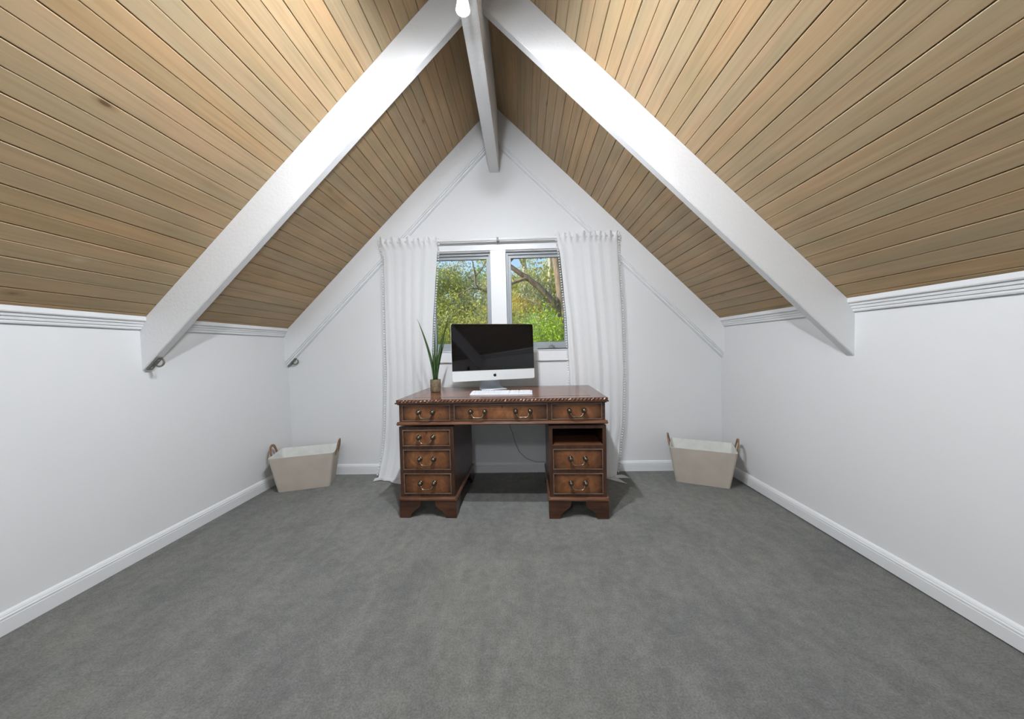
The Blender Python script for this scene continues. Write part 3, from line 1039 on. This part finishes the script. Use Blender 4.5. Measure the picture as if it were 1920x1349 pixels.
Dd = [bm.verts.new((x*0.35, 0.040, HB/2+(z-HB/2)*0.35)) for x, z in ring]
bm.faces.new(A)
for P, Q in ((A, B), (B, Cc), (Cc, Dd)):
    for i in range(len(P)):
        j = (i+1) % len(P)
        bm.faces.new((P[i], P[j], Q[j], Q[i]))
bm.faces.new(Dd)
body = obj('housing', bm, 'alu_white', cp)
body.matrix_local = tilt
bz = rrect(W2-0.001, CH, HB-0.001, 0.013, 0.0005)
obj('bezel', prismm(bz, 'y', -0.0022, -0.0002), 'bezel', body)
obj('screen', boxm(-W2+0.026, W2-0.026, -0.0030, -0.0023, CH+0.027, HB-0.027), 'screen', body)
# apple-shaped emblem on the chin
out = []
for i in range(40):
    a = 2*PI*i/40
    x, z = math.cos(a), math.sin(a)
    r = 0.0125*(1.0 - 0.10*abs(z)**3)
    if z > 0:
        r *= 1 - 0.17*math.exp(-(x/0.22)**2)
    else:
        r *= 1 - 0.10*math.exp(-(x/0.16)**2)
    px, pz = r*x*(1.0 if z > -0.2 else 1-0.12*abs(z)), r*z
    dx, dz = px-0.0155, pz-0.0015
    dd = math.hypot(dx, dz)
    if dd < 0.0062:
        px, pz = 0.0155+dx/dd*0.0062, 0.0015+dz/dd*0.0062
    out.append((px, pz))
bm = prismm([(x, z+CH/2-0.002) for x, z in out], 'y', -0.0010, -0.0001)
leaf = [(0.0005, 0.0125), (0.0012, 0.0160), (0.0040, 0.0188), (0.0062, 0.0195), (0.0058, 0.0165), (0.0035, 0.0135)]
prism(bm, [(x, z+CH/2-0.002) for x, z in leaf], 'y', -0.0010, -0.0001)
lg = obj('emblem', bm, 'logo', body)
lg['label'] = 'small black apple emblem'
# stand: foot and curved neck
bm = bmesh.new()
prof = [(-0.030, 0.006), (0.075, 0.0065), (0.105, 0.012), (0.118, 0.030), (0.112, 0.060), (0.080, 0.120), (0.045, 0.190), (0.012, 0.230)]
prev = None
for i, (y, z) in enumerate(prof):
    hwid = 0.098 if i < 2 else (0.090 if i == 2 else 0.082 - 0.003*(i-3))
    nxt = prof[min(i+1, len(prof)-1)]
    pv = prof[max(i-1, 0)]
    d = Vector((nxt[0]-pv[0], nxt[1]-pv[1])).normalized()
    nr = Vector((-d.y, d.x))*0.003
    ringv = [bm.verts.new((-hwid, y-nr.x, z-nr.y)), bm.verts.new((hwid, y-nr.x, z-nr.y)), bm.verts.new((hwid, y+nr.x, z+nr.y)), bm.verts.new((-hwid, y+nr.x, z+nr.y))]
    if prev:
        for k in range(4):
            bm.faces.new((prev[k], prev[(k+1) % 4], ringv[(k+1) % 4], ringv[k]))
    else:
        bm.faces.new(ringv[::-1])
    prev = ringv
bm.faces.new(prev)
bmesh.ops.translate(bm, verts=bm.verts, vec=(0, -0.012, -0.003))
obj('stand', bm, 'alu', cp, True)

# keyboard
kb = thing('keyboard', 'thin white full-size keyboard lying in front of the computer', 'keyboard', (-0.153, 2.395, TOPZ+0.001), -0.03)
KW, KD = 0.216, 0.057
bm = prismm([(-KD, 0.0), (KD, 0.0), (KD, 0.013), (KD-0.004, 0.016), (-KD+0.002, 0.007), (-KD, 0.005)], 'x', -KW, KW)
obj('tray', bm, 'alu', kb)
bm = bmesh.new()
for r in range(6):
    y = -KD+0.012 + r*0.0185
    z = 0.0064 + (y+KD)*0.082
    d = 0.0155 if r < 5 else 0.009
    x = -KW+0.007
    segs = []
    if r == 0:
        row = [(0.0155, 4), (0.092, 1), (0.019, 3)]
    else:
        row = [(0.0215, 1), (0.0155, 11), (0.0245, 1)] if r < 5 else [(0.0155, 14)]
    xs = x
    target = 0.262
    keys = [wk for wk, c in row for _ in range(c)]
    gap = (target - sum(keys))/(len(keys)-1)
    for wk in keys:
        segs.append((xs, xs+wk))
        xs += wk+gap
    xs2 = x+target+0.012
    for kk in range(3):
        segs.append((xs2+kk*0.0185, xs2+kk*0.0185+0.0155))
    xs3 = xs2+3*0.0185+0.010
    for kk in range(4):
        segs.append((xs3+kk*0.0185, min(xs3+kk*0.0185+0.0155, KW-0.003)))
    for a, b in segs:
        if b > a+0.003:
            box(bm, a, b, y-d/2, y+d/2, z, z+0.004)
ky = obj('keys', bm, 'key', kb)
ky['kind'] = 'stuff'

# ================================================================= POTTED PLANT
pp = thing('potted_plant', 'spiky green plant in a small round wooden pot on the desk', 'plant', (-0.664, 2.565, TOPZ+0.001))
obj('pot', lathe(bmesh.new(), [(0, 0), (0.033, 0), (0.0375, 0.003), (0.0395, 0.012), (0.040, 0.094), (0.0385, 0.097), (0.036, 0.096), (0.035, 0.085), (0.0, 0.084)], 28), 'pot', pp, True)
obj('soil', lathe(bmesh.new(), [(0, 0.0845), (0.0345, 0.0845), (0.030, 0.089), (0.0, 0.091)], 20), 'soil', pp, True)
def blade(dx, dy, h, wd, ox, oy, twist):
    bm = bmesh.new()
    N = 12
    rows = []
    for i in range(N+1):
        t = i/N
        c = Vector((ox + dx*t**1.6, oy + dy*t**1.6, 0.085 + (h-0.085)*t))
        wv = wd*(0.55+0.65*t*2 if t < 0.35 else 1.0*(1-((t-0.35)/0.65)**1.5)) + 0.0004
        a = twist
        side = Vector((math.cos(a), math.sin(a), 0))
        nrm = Vector((-math.sin(a), math.cos(a), 0))
        rows.append([bm.verts.new(c-side*wv+nrm*wv*0.35), bm.verts.new(c-nrm*0.0012), bm.verts.new(c+side*wv+nrm*wv*0.35), bm.verts.new(c+nrm*wv*0.30+nrm*0.0014)])
    for r0, r1 in zip(rows, rows[1:]):
        for k in range(4):
            bm.faces.new((r0[k], r0[(k+1) % 4], r1[(k+1) % 4], r1[k]))
    bm.faces.new(rows[0][::-1])
    bm.faces.new(rows[-1])
    obj('blade', bm, 'blade', pp, True)
blade(-0.125, 0.02, 0.565, 0.0095, -0.010, 0.004, 0.2)
blade(-0.085, -0.03, 0.505, 0.0075, -0.012, -0.006, -0.2)
blade(0.000, 0.03, 0.480, 0.0085, -0.004, 0.008, 0.3)
blade(0.022, 0.02, 0.475, 0.0080, 0.006, 0.004, -0.3)
blade(0.118, -0.01, 0.590, 0.0105, 0.010, -0.002, 0.1)
blade(0.075, 0.03, 0.430, 0.0070, 0.012, 0.008, 0.5)
blade(-0.012, -0.02, 0.330, 0.0095, 0.000, -0.008, 0.0)

# ================================================================= BASKETS
def basket(loc, rz, label):
    b = thing('storage_basket', label, 'basket', loc, rz, 'fabric storage baskets in the corners')
    w0, d0, w1, d1, H, th = 0.375/2, 0.235/2, 0.462/2, 0.320/2, 0.285, 0.006
    def ring(bm, w, d, z, r=0.018, seg=3):
        vs = []
        for cx, cy, a0 in ((w-r, d-r, 0), (-w+r, d-r, PI/2), (-w+r, -d+r, PI), (w-r, -d+r, 1.5*PI)):
            for i in range(seg+1):
                a = a0+PI/2*i/seg
                vs.append(bm.verts.new((cx+r*math.cos(a), cy+r*math.sin(a), z)))
        return vs
    def loft(bm, rings):
        for P, Q in zip(rings, rings[1:]):
            for i in range(len(P)):
                j = (i+1) % len(P)
                bm.faces.new((P[i], P[j], Q[j], Q[i]))
    bm = bmesh.new()
    R = []
    for i in range(5):
        t = i/4
        R.append(ring(bm, w0+(w1-w0)*t, d0+(d1-d0)*t, 0.0012+(H-0.0012)*t))
    R.append(ring(bm, w1-th*0.5, d1-th*0.5, H))
    R.append(ring(bm, w1-th*0.5-(w1-w0)*0.98, d1-th*0.5-(d1-d0)*0.98, 0.008))
    loft(bm, R)
    bm.faces.new(R[0][::-1])
    bm.faces.new(R[-1])
    obj('body', bm, 'basket', b)
    bm = bmesh.new()
    q0, q1 = th*0.5+0.0005, th
    R = [ring(bm, w1-q0, d1-q0, H+0.0006), ring(bm, w0-q0+0.004, d0-q0+0.004, 0.0115), ring(bm, w0-q1, d0-q1, 0.0135)]
    R2 = [ring(bm, w1-q1, d1-q1, H+0.0006), ring(bm, w0-q1, d0-q1, 0.0150)]
    loft(bm, R[:2])
    loft(bm, R2)
    loft(bm, [R[0], R2[0]])
    bm.faces.new(R[1])
    bm.faces.new(R2[1])
    for v in R[2]:
        bm.verts.remove(v)
    ln = obj('lining', bm, 'basket_lining', b)
    for sg in (-1, 1):
        bm = bmesh.new()
        hw = 0.060
        xo = sg*(w1+0.003)
        lean = sg*0.016
        pts = [(xo-sg*0.010, -hw, H-0.045), (xo, -hw, H-0.005), (xo+lean*0.5, -hw*0.92, H+0.030), (xo+lean*0.8, -hw*0.62, H+0.056), (xo+lean, 0, H+0.066),
               (xo+lean*0.8, hw*0.62, H+0.056), (xo+lean*0.5, hw*0.92, H+0.030), (xo, hw, H-0.005), (xo-sg*0.010, hw, H-0.045)]
        sm = []
        for i in range(len(pts)-1):
            p0, p1 = Vector(pts[max(i-1, 0)]), Vector(pts[i])
            p2, p3 = Vector(pts[i+1]), Vector(pts[min(i+2, len(pts)-1)])
            for k in range(3):
                t = k/3
                sm.append(0.5*((2*p1)+(p2-p0)*t+(2*p0-5*p1+4*p2-p3)*t*t+(3*p1-p0-3*p2+p3)*t**3))
        sm.append(Vector(pts[-1]))
        rows = []
        for i, p in enumerate(sm):
            tg = (sm[min(i+1, len(sm)-1)]-sm[max(i-1, 0)]).normalized()
            X = Vector((1, 0, 0))
            nr = tg.cross(X).normalized()
            rows.append([bm.verts.new(p+X*a*0.0042+nr*c*0.0100) for a, c in ((-1, -1), (1, -1), (1, 1), (-1, 1))])
        for r0, r1 in zip(rows, rows[1:]):
            for k in range(4):
                bm.faces.new((r0[k], r0[(k+1) % 4], r1[(k+1) % 4], r1[k]))
        bm.faces.new(rows[0][::-1])
        bm.faces.new(rows[-1])
        h = obj('handle', bm, 'leather_handle', b)
        h['label'] = 'tan leather loop handle'
    return b
basket((-1.815, 2.770, 0), 0.33, 'taupe fabric storage basket with leather handles in the left corner')
basket((1.425, 2.770, 0), -0.44, 'taupe fabric storage basket with leather handles in the right corner')

# ================================================================= CURTAINS
rod = thing('curtain_rod', 'slim white curtain rod across the top of the window', 'curtain rod', (-0.19, 2.930, 2.028))
bm = tube(bmesh.new(), [(-0.995, 0, 0), (0.985, 0, 0)], 0.0118, 12)
obj('pole', bm, 'white_metal', rod, True)
for x in (-0.998, 0.988):
    bm = bmesh.new()
    bmesh.ops.create_uvsphere(bm, u_segments=14, v_segments=8, radius=0.012)
    obj('finial', bm, 'white_metal', rod, True, (x, 0, 0))
bm = boxm(-0.008, 0.008, -0.016, 0.0695, -0.016, -0.010)
box(bm, -0.008, 0.008, -0.016, -0.0105, -0.010, 0.014)
box(bm, -0.014, 0.014, 0.0615, 0.0695, -0.022, 0.022)
obj('bracket', bm, 'grey_matt', rod)
for x in (-0.90, 0.90):
    bm = boxm(x-0.008, x+0.008, -0.014, 0.0695, -0.016, -0.010)
    obj('bracket', bm, 'white_metal', rod)

def lerp_tab(tab, z):
    for (z0, v0), (z1, v1) in zip(tab, tab[1:]):
        if z0 >= z >= z1:
            t = (z0-z)/(z0-z1)
            return v0+(v1-v0)*t
    return tab[-1][1]
def clear(x):
    t = min(max((abs(x+0.14)-0.70)/0.08, 0), 1)
    return t*t*(3-2*t)
def curtain(label, left, right, nf, ph, tips):
    t = thing('curtain', label, 'curtain', (0, 0, 0), group='sheer pompom curtains')
    NS, NZ = 150, 96
    rnd = random.Random(ph*10)
    ws = [(rnd.uniform(0.5, 1.3), rnd.uniform(0, 6.28), fr) for fr in (0.45, 0.8, 1.0, 1.35, 1.9)]
    ztop = 2.062
    def P(s, z):
        zc = max(z, 0.0)
        x = lerp_tab(left, zc) + (lerp_tab(right, zc)-lerp_tab(left, zc))*s
        k = 1-zc/ztop
        f = 0
        for i, (am, pz, fr) in enumerate(ws):
            f += am*math.sin(2*PI*nf*fr*(s + 0.025*math.sin(2.2*zc+i)) + pz + 0.25*math.sin(zc*1.7+i))
        f /= 3.2
        f = f*abs(f)**0.35 if f else 0
        amp = 0.007 + 0.009*min(1, k*1.6)
        y = 2.930 - 0.012*k + amp*f
        if z > 1.985:                                      # gathered heading around the rod
            g = min(1, (z-1.985)/0.03)
            y2 = 2.930 - 0.015 + 0.009*math.sin(2*PI*nf*3.1*s+ph+1.5*math.sin(9*s))
            y = y*(1-g)+y2*g
            if z > 2.04:
                y += 0.016*math.sin(2*PI*nf*2.1*s+ph*2)*(z-2.04)/0.022
                z += (0.008*math.sin(2*PI*nf*1.3*s+ph)+0.007*math.sin(2*PI*nf*3.3*s))*(z-2.04)/0.022
        y = min(y, 2.972)
        if zc < 0.30:                                      # breaks on the carpet and spreads towards the room
            q = (0.30-zc)/0.30
            y -= 0.10*q**1.7*clear(x)
        return Vector((x, y, z))
    bm = bmesh.new()
    zs = [ztop*(1-(i/NZ)) for i in range(NZ+1)]
    grid = [[bm.verts.new(P(i/NS, max(z, 0.012))) for i in range(NS+1)] for z in zs]
    # puddled hem lying on the carpet
    for r in range(1, 9):
        u = r/8
        row = []
        for i in range(NS+1):
            s = i/NS
            b = P(s, 0.012)
            ex = 0.0
            sx = 0.0
            for (tc, tw, tl, tx) in tips:
                g = math.exp(-((s-tc)/tw)**2)
                ex += tl*g
                sx += tx*g
            b.y -= ex*u*clear(b.x)
            b.x += sx*u
            b.z = 0.012 + 0.020*math.sin(PI*min(1, u*1.1))*abs(math.sin(6*s+ph)) - 0.004*u
            row.append(bm.verts.new(b))
        grid.append(row)
    for r0, r1 in zip(grid, grid[1:]):
        for i in range(NS):
            bm.faces.new((r0[i], r0[i+1], r1[i+1], r1[i]))
    obj('panel', bm, 'curtain', t, True)
    for s, sg in ((0.0, -1), (1.0, 1)):
        bm = bmesh.new()
        z = 2.045
        while z > 0.03:
            p = P(s, z)
            p.x += sg*0.013
            bmesh.ops.create_icosphere(bm, subdivisions=1, radius=0.0074, matrix=Matrix.Translation(p))
            z -= 0.0215
        bmesh.ops.create_icosphere(bm, subdivisions=1, radius=0.0062, matrix=Matrix.Translation(P(s, 0.012)+Vector((sg*0.012, -0.01, 0))))
        pm = obj('pompom_trim', bm, 'pompom', t, True)
        pm['kind'] = 'stuff'
    return t
curtain('sheer white curtain with pompom edging left of the window',
        [(2.10, -1.205), (2.03, -1.205), (1.90, -1.175), (1.35, -1.180), (0.90, -1.180), (0.43, -1.205), (0.15, -1.235), (0.0, -1.25)],
        [(2.10, -0.705), (2.03, -0.705), (1.90, -0.715), (1.35, -0.765), (0.90, -0.790), (0.43, -0.80), (0.0, -0.80)],
        3, 1.3, [(0.0, 0.03, 0.03, -0.03), (0.45, 0.22, 0.09, 0.02), (0.85, 0.15, 0.06, 0.0)])
curtain('sheer white curtain with pompom edging right of the window',
        [(2.10, 0.308), (2.03, 0.308), (1.90, 0.335), (1.35, 0.382), (0.90, 0.400), (0.43, 0.41), (0.0, 0.42)],
        [(2.10, 0.818), (2.03, 0.818), (1.90, 0.822), (1.35, 0.848), (0.90, 0.855), (0.43, 0.84), (0.15, 0.80), (0.0, 0.76)],
        3.4, 2.1, [(0.98, 0.05, 0.03, 0.11), (0.80, 0.07, 0.13, 0.11), (0.35, 0.2, 0.05, 0.0)])

# power cord on the wall under the desk
cp_pts = [(-0.15, 2.965, 0.60), (-0.14, 2.978, 0.50), (-0.125, 2.985, 0.415), (-0.102, 2.986, 0.353), (-0.081, 2.986, 0.267), (-0.045, 2.985, 0.181), (0.02, 2.980, 0.123), (0.094, 2.976, 0.095), (0.18, 2.974, 0.094), (0.30, 2.974, 0.10)]
tag(obj('power_cord', tube(bmesh.new(), cp_pts, 0.0028, 8), 'cable', None, True), 'thin grey power cord drooping down the wall under the desk', 'cord')

# ================================================================= OUTSIDE
def gz(y):
    t = min(max((y-4.0)/6.0, 0), 1)
    return -2.6 + 3.0*(t*t*(3-2*t)) + max(0, y-10)*0.13
bm = bmesh.new()
rows = []
for j in range(41):
    y = -12 + 62*j/40
    rows.append([bm.verts.new((-30+60*i/40, y, gz(y) + 0.15*math.sin(i*1.3+j*0.7) - 0.1)) for i in range(41)])
for r0, r1 in zip(rows, rows[1:]):
    for i in range(40):
        bm.faces.new((r0[i], r0[i+1], r1[i+1], r1[i]))
tag(obj('hillside', bm, 'ground', None, True), 'grassy bush hillside rising outside the window', 'ground', kind='structure')

def leaves(name, mat, parent, blobs, count, size, seed, droop=0.0):
    """leafy crown: many small folded leaves spread through ellipsoidal clumps"""
    rn = random.Random(seed)
    tot = sum(b[3]*b[4]*b[5] for b in blobs)
    vs, fs = [], []
    for (cx, cy, cz, rx, ry, rz) in blobs:
        n = max(20, int(count*rx*ry*rz/tot))
        # clumps inside the blob
        cl = []
        for _ in range(max(5, n//45)):
            while True:
                p = Vector((rn.uniform(-1, 1), rn.uniform(-1, 1), rn.uniform(-1, 1)))
                if 0.25 < p.length < 1:
                    break
            cl.append(p)
        for _ in range(n):
            c = rn.choice(cl)
            k = 0.20
            p = c + Vector((rn.gauss(0, k), rn.gauss(0, k), rn.gauss(0, k)))
            p = Vector((cx+p.x*rx, cy+p.y*ry, cz+p.z*rz))
            d = Vector((rn.gauss(0, 1), rn.gauss(0, 1), rn.gauss(0, 1)-droop)).normalized()
            sd_ = d.cross(Vector((rn.gauss(0, 1), rn.gauss(0, 1), rn.gauss(0, 1)))).normalized()
            ln = size*rn.uniform(0.6, 1.4)
            wd = ln*0.20
            nr = d.cross(sd_)*ln*0.06
            i = len(vs)
            vs += [p-d*ln*0.5, p+sd_*wd, p+d*ln*0.5+nr, p-sd_*wd]
            fs.append((i, i+1, i+2, i+3))
    me = bpy.data.meshes.new(name)
    me.from_pydata([tuple(v) for v in vs], [], fs)
    o = link(name, me, mat, parent)
    o['kind'] = 'stuff'
    return o

# big gum tree close to the right-hand window
gt = thing('gum_tree', 'big brown gum tree with a leaning limb close outside the right window', 'tree', (0.98, 7.0, gz(7)))
def rel(pts, o):
    return [Vector(p)-Vector(o) for p in pts]
go = (0.98, 7.0, gz(7))
tr = obj('trunk', tube(bmesh.new(), rel([(1.02, 7, gz(7)-0.2), (0.98, 7, 0.2), (0.94, 7.0, 1.0), (0.865, 7.0, 1.72), (0.80, 7.02, 2.4), (0.72, 7.05, 3.1), (0.66, 7.1, 4.2), (0.75, 7.2, 5.5), (0.6, 7.2, 7.5)], go), [0.16, 0.135, 0.12, 0.11, 0.10, 0.095, 0.08, 0.06, 0.03], 12), 'bark', gt, True)
obj('limb', tube(bmesh.new(), rel([(0.87, 7.0, 1.66), (0.70, 6.98, 1.95), (0.53, 6.96, 2.16), (0.36, 6.95, 2.33), (0.16, 6.95, 2.50), (-0.02, 6.95, 2.62), (-0.25, 6.98, 2.80), (-0.7, 7.1, 3.2), (-1.2, 7.3, 3.9)], go), [0.085, 0.075, 0.068, 0.062, 0.056, 0.05, 0.045, 0.03, 0.012], 10), 'bark', gt, True)
obj('limb', tube(bmesh.new(), rel([(0.22, 6.95, 2.46), (0.08, 6.93, 2.50), (-0.08, 6.9, 2.44), (-0.25, 6.88, 2.38), (-0.6, 6.85, 2.45)], go), [0.04, 0.035, 0.03, 0.024, 0.01], 8), 'bark', gt, True)
obj('limb', tube(bmesh.new(), rel([(0.86, 6.98, 1.24), (0.74, 6.85, 1.40), (0.64, 6.8, 1.58), (0.50, 6.8, 1.74), (0.36, 6.82, 1.96), (0.1, 6.85, 2.1)], go), [0.035, 0.03, 0.028, 0.018, 0.012, 0.006], 8), 'bark', gt, True)
obj('limb', tube(bmesh.new(), rel([(0.70, 7.05, 3.3), (0.3, 7.0, 3.8), (-0.3, 6.9, 4.4), (-0.9, 6.9, 5.0)], go), [0.05, 0.04, 0.025, 0.01], 8), 'bark', gt, True)
leaves('foliage', 'leaf_grey', gt, [(-0.9-go[0], 0.1, 5.3-go[2], 1.2, 1.0, 0.8), (0.9-go[0], 0.2, 6.6-go[2], 1.6, 1.4, 1.2), (-1.35-go[0], 0.3, 3.25-go[2], 0.75, 0.6, 0.30), (-2.3-go[0], 0.4, 3.3-go[2], 0.6, 0.6, 0.25)], 4500, 0.10, 3, 1.0)

def shrub(x, y, rx, rz, mat, label, n, size, seed, group, zc=None):
    g = gz(y)
    zc = zc if zc is not None else g+rz*0.9
    t = thing('shrub', label, 'shrub', (x, y, g), group=group)
    bm = bmesh.new()
    for k in range(5):
        a = k*1.26+seed
        tube(bm, [(0.06*math.cos(a), 0.06*math.sin(a), -0.1), (0.3*rx*math.cos(a), 0.3*rx*math.sin(a), (zc-g)*0.6), (0.6*rx*math.cos(a), 0.6*rx*math.sin(a), (zc-g)+rz*0.3)], [0.035, 0.022, 0.008], 6)
    obj('stem', bm, 'bark', t, True)
    leaves('foliage', mat, t, [(0, 0, zc-g, rx, rx*0.8, rz), (-rx*0.35, -rx*0.2, zc-g-rz*0.3, rx*0.7, rx*0.6, rz*0.7), (rx*0.4, 0.1, zc-g-rz*0.25, rx*0.65, rx*0.6, rz*0.75)], n, size, seed, -0.3)
    return t
SG = 'bushland shrubs outside the window'
shrub(0.50, 6.2, 0.62, 0.75, 'leaf_lime', 'bright lime green shrub low outside the right window', 9000, 0.055, 11, SG, 1.02)
shrub(1.35, 5.9, 0.6, 0.8, 'leaf_lime', 'lime green shrub right of the gum trunk', 4500, 0.06, 12, SG, 0.9)
shrub(-0.55, 8.4, 1.0, 1.0, 'leaf_olive', 'olive rounded shrub behind the window mullion', 6500, 0.07, 13, SG, 1.35)
shrub(-1.75, 8.2, 0.95, 1.15, 'leaf_olive', 'yellow-olive rounded shrub low outside the left window', 9500, 0.065, 14, SG, 1.25)
shrub(-2.75, 7.4, 0.8, 0.8, 'leaf_green', 'dark green shrub at the left edge of the left window', 5500, 0.07, 15, SG, 1.35)
shrub(-2.0, 6.6, 0.55, 0.35, 'leaf_lime', 'low bright green shrub beneath the left window view', 3500, 0.055, 16, SG, 0.95)

for i, (x, y, m_) in enumerate(((-6.0, 12.6, 'leaf_green'), (-4.6, 13.4, 'leaf_olive'), (-3.4, 14.2, 'leaf_green'), (-2.3, 14.8, 'leaf_olive'), (-1.3, 13.2, 'leaf_green'), (-0.2, 12.4, 'leaf_olive'), (0.7, 11.2, 'leaf_green'), (1.8, 11.8, 'leaf_olive'), (3.0, 12.6, 'leaf_green'))):
    shrub(x, y, 0.95, 0.8, m_, 'dense bush, %s from the left (%s), on the hillside behind the trees' % (('first', 'second', 'third', 'fourth', 'fifth', 'sixth', 'seventh', 'eighth', 'ninth')[i], 'olive' if m_ == 'leaf_olive' else 'green'), 3800, 0.11, 50+i, 'hillside bushes', gz(y)+0.75)

def tree(x, y, h, cr, mat, bark, label, n, size, seed, nblob=6, lean=0.0, zlow=0.35):
    g = gz(y)
    t = thing('bush_tree', label, 'tree', (x, y, g), group='bushland trees behind the shrubs')
    rn = random.Random(seed)
    r0 = 0.016*h+0.02
    bm = tube(bmesh.new(), [(0, 0, -0.2), (lean*0.2, 0, h*0.25), (lean*0.5+0.1*math.sin(seed), 0, h*0.5), (lean*0.8, 0.05, h*0.75), (lean, 0, h*0.97)], [r0, r0*0.85, r0*0.7, r0*0.45, r0*0.12], 8)
    obj('trunk', bm, bark, t, True)
    blobs = []
    for k in range(nblob):
        a = 2*PI*k/nblob+rn.uniform(-0.4, 0.4)
        rr = cr*rn.uniform(0.35, 0.75)
        zz = h*rn.uniform(zlow, 0.98)
        b = (lean*zz/h+rr*math.cos(a), rr*math.sin(a)*0.8, zz, cr*rn.uniform(0.38, 0.6), cr*rn.uniform(0.35, 0.55), cr*rn.uniform(0.28, 0.5))
        blobs.append(b)
        bz0 = max(h*0.2, zz-cr*0.7)
        bm = tube(bmesh.new(), [(lean*bz0/h*0.9, 0, bz0), ((lean*bz0/h+b[0])/2, b[1]*0.5, (bz0+zz)/2+0.1*cr), (b[0], b[1], zz)], [r0*0.4, r0*0.28, r0*0.08], 6)
        obj('branch', bm, bark, t, True)
    leaves('foliage', mat, t, blobs, n, size, seed, 0.8)
    return t
tree(-3.6, 11.5, 3.3, 1.7, 'leaf_olive', 'bark', 'olive gum tree at the far left of the left window', 6500, 0.10, 21)
tree(-2.1, 12.5, 2.7, 1.6, 'leaf_grey', 'bark', 'grey-green gum tree in the middle of the left window', 7000, 0.10, 22)
bt = tree(-0.75, 9.2, 3.9, 1.0, 'leaf_olive', 'bark', 'olive gum tree with dark branches by the mullion in the left window', 1800, 0.09, 23, 4, 0.4, 0.6)
bo = (-0.75, 9.2, gz(9.2))
for pts_, r_ in (([(-0.72, 9.15, 2.45), (-0.91, 9.0, 2.62), (-1.08, 8.95, 2.68), (-1.18, 8.95, 2.78), (-1.19, 8.95, 3.0), (-1.24, 8.95, 3.35), (-1.4, 8.95, 3.8)], [0.040, 0.034, 0.030, 0.026, 0.022, 0.016, 0.008]),
               ([(-1.08, 8.95, 2.68), (-1.3, 8.9, 2.70), (-1.55, 8.9, 2.58), (-1.8, 8.9, 2.44), (-2.1, 8.9, 2.40)], [0.024, 0.020, 0.016, 0.012, 0.006]),
               ([(-1.19, 8.95, 3.0), (-1.0, 8.95, 3.2), (-0.85, 8.95, 3.5)], [0.018, 0.014, 0.006])):
    obj('branch', tube(bmesh.new(), rel(pts_, bo), r_, 7), 'bark', bt, True)
tree(-0.9, 15.5, 3.0, 1.5, 'leaf_gold', 'bark', 'golden wattle tree behind the window mullion', 5500, 0.11, 24)
tree(0.35, 14.0, 3.0, 1.5, 'leaf_gold', 'bark_pale', 'golden gum tree in the middle of the right window', 4500, 0.11, 25, 6, -0.2)
tree(0.95, 13.0, 6.5, 1.4, 'leaf_grey', 'bark_pale', 'pale-trunked gum tree behind the leaning limb', 3500, 0.11, 26, 6, 0.2)
tree(0.25, 16.5, 7.5, 1.6, 'leaf_grey', 'bark_pale', 'tall white gum tree seen through the right window', 3500, 0.12, 27, 6, -0.3, 0.5)
tree(2.2, 13.5, 5.5, 1.9, 'leaf_olive', 'bark', 'olive gum tree beyond the right curtain', 6000, 0.11, 28)
tree(-5.6, 13.0, 5.5, 2.2, 'leaf_green', 'bark', 'green tree far left of the windows', 5500, 0.12, 29)
tree(-2.9, 18.0, 3.4, 2.2, 'leaf_green', 'bark', 'green bush tree in the distance of the left window', 6500, 0.13, 30)
tree(1.3, 20.0, 3.8, 2.2, 'leaf_olive', 'bark', 'olive bush tree in the distance of the right window', 6500, 0.14, 31)
tree(-0.6, 22.0, 3.8, 2.2, 'leaf_olive', 'bark', 'distant olive tree between the two windows', 6000, 0.14, 32)
tree(-5.4, 22.0, 4.2, 2.4, 'leaf_grey', 'bark', 'distant grey-green tree left of the windows', 6000, 0.15, 33)
tree(4.6, 17.0, 7.0, 2.8, 'leaf_green', 'bark', 'green tree far right of the windows', 6500, 0.14, 34)
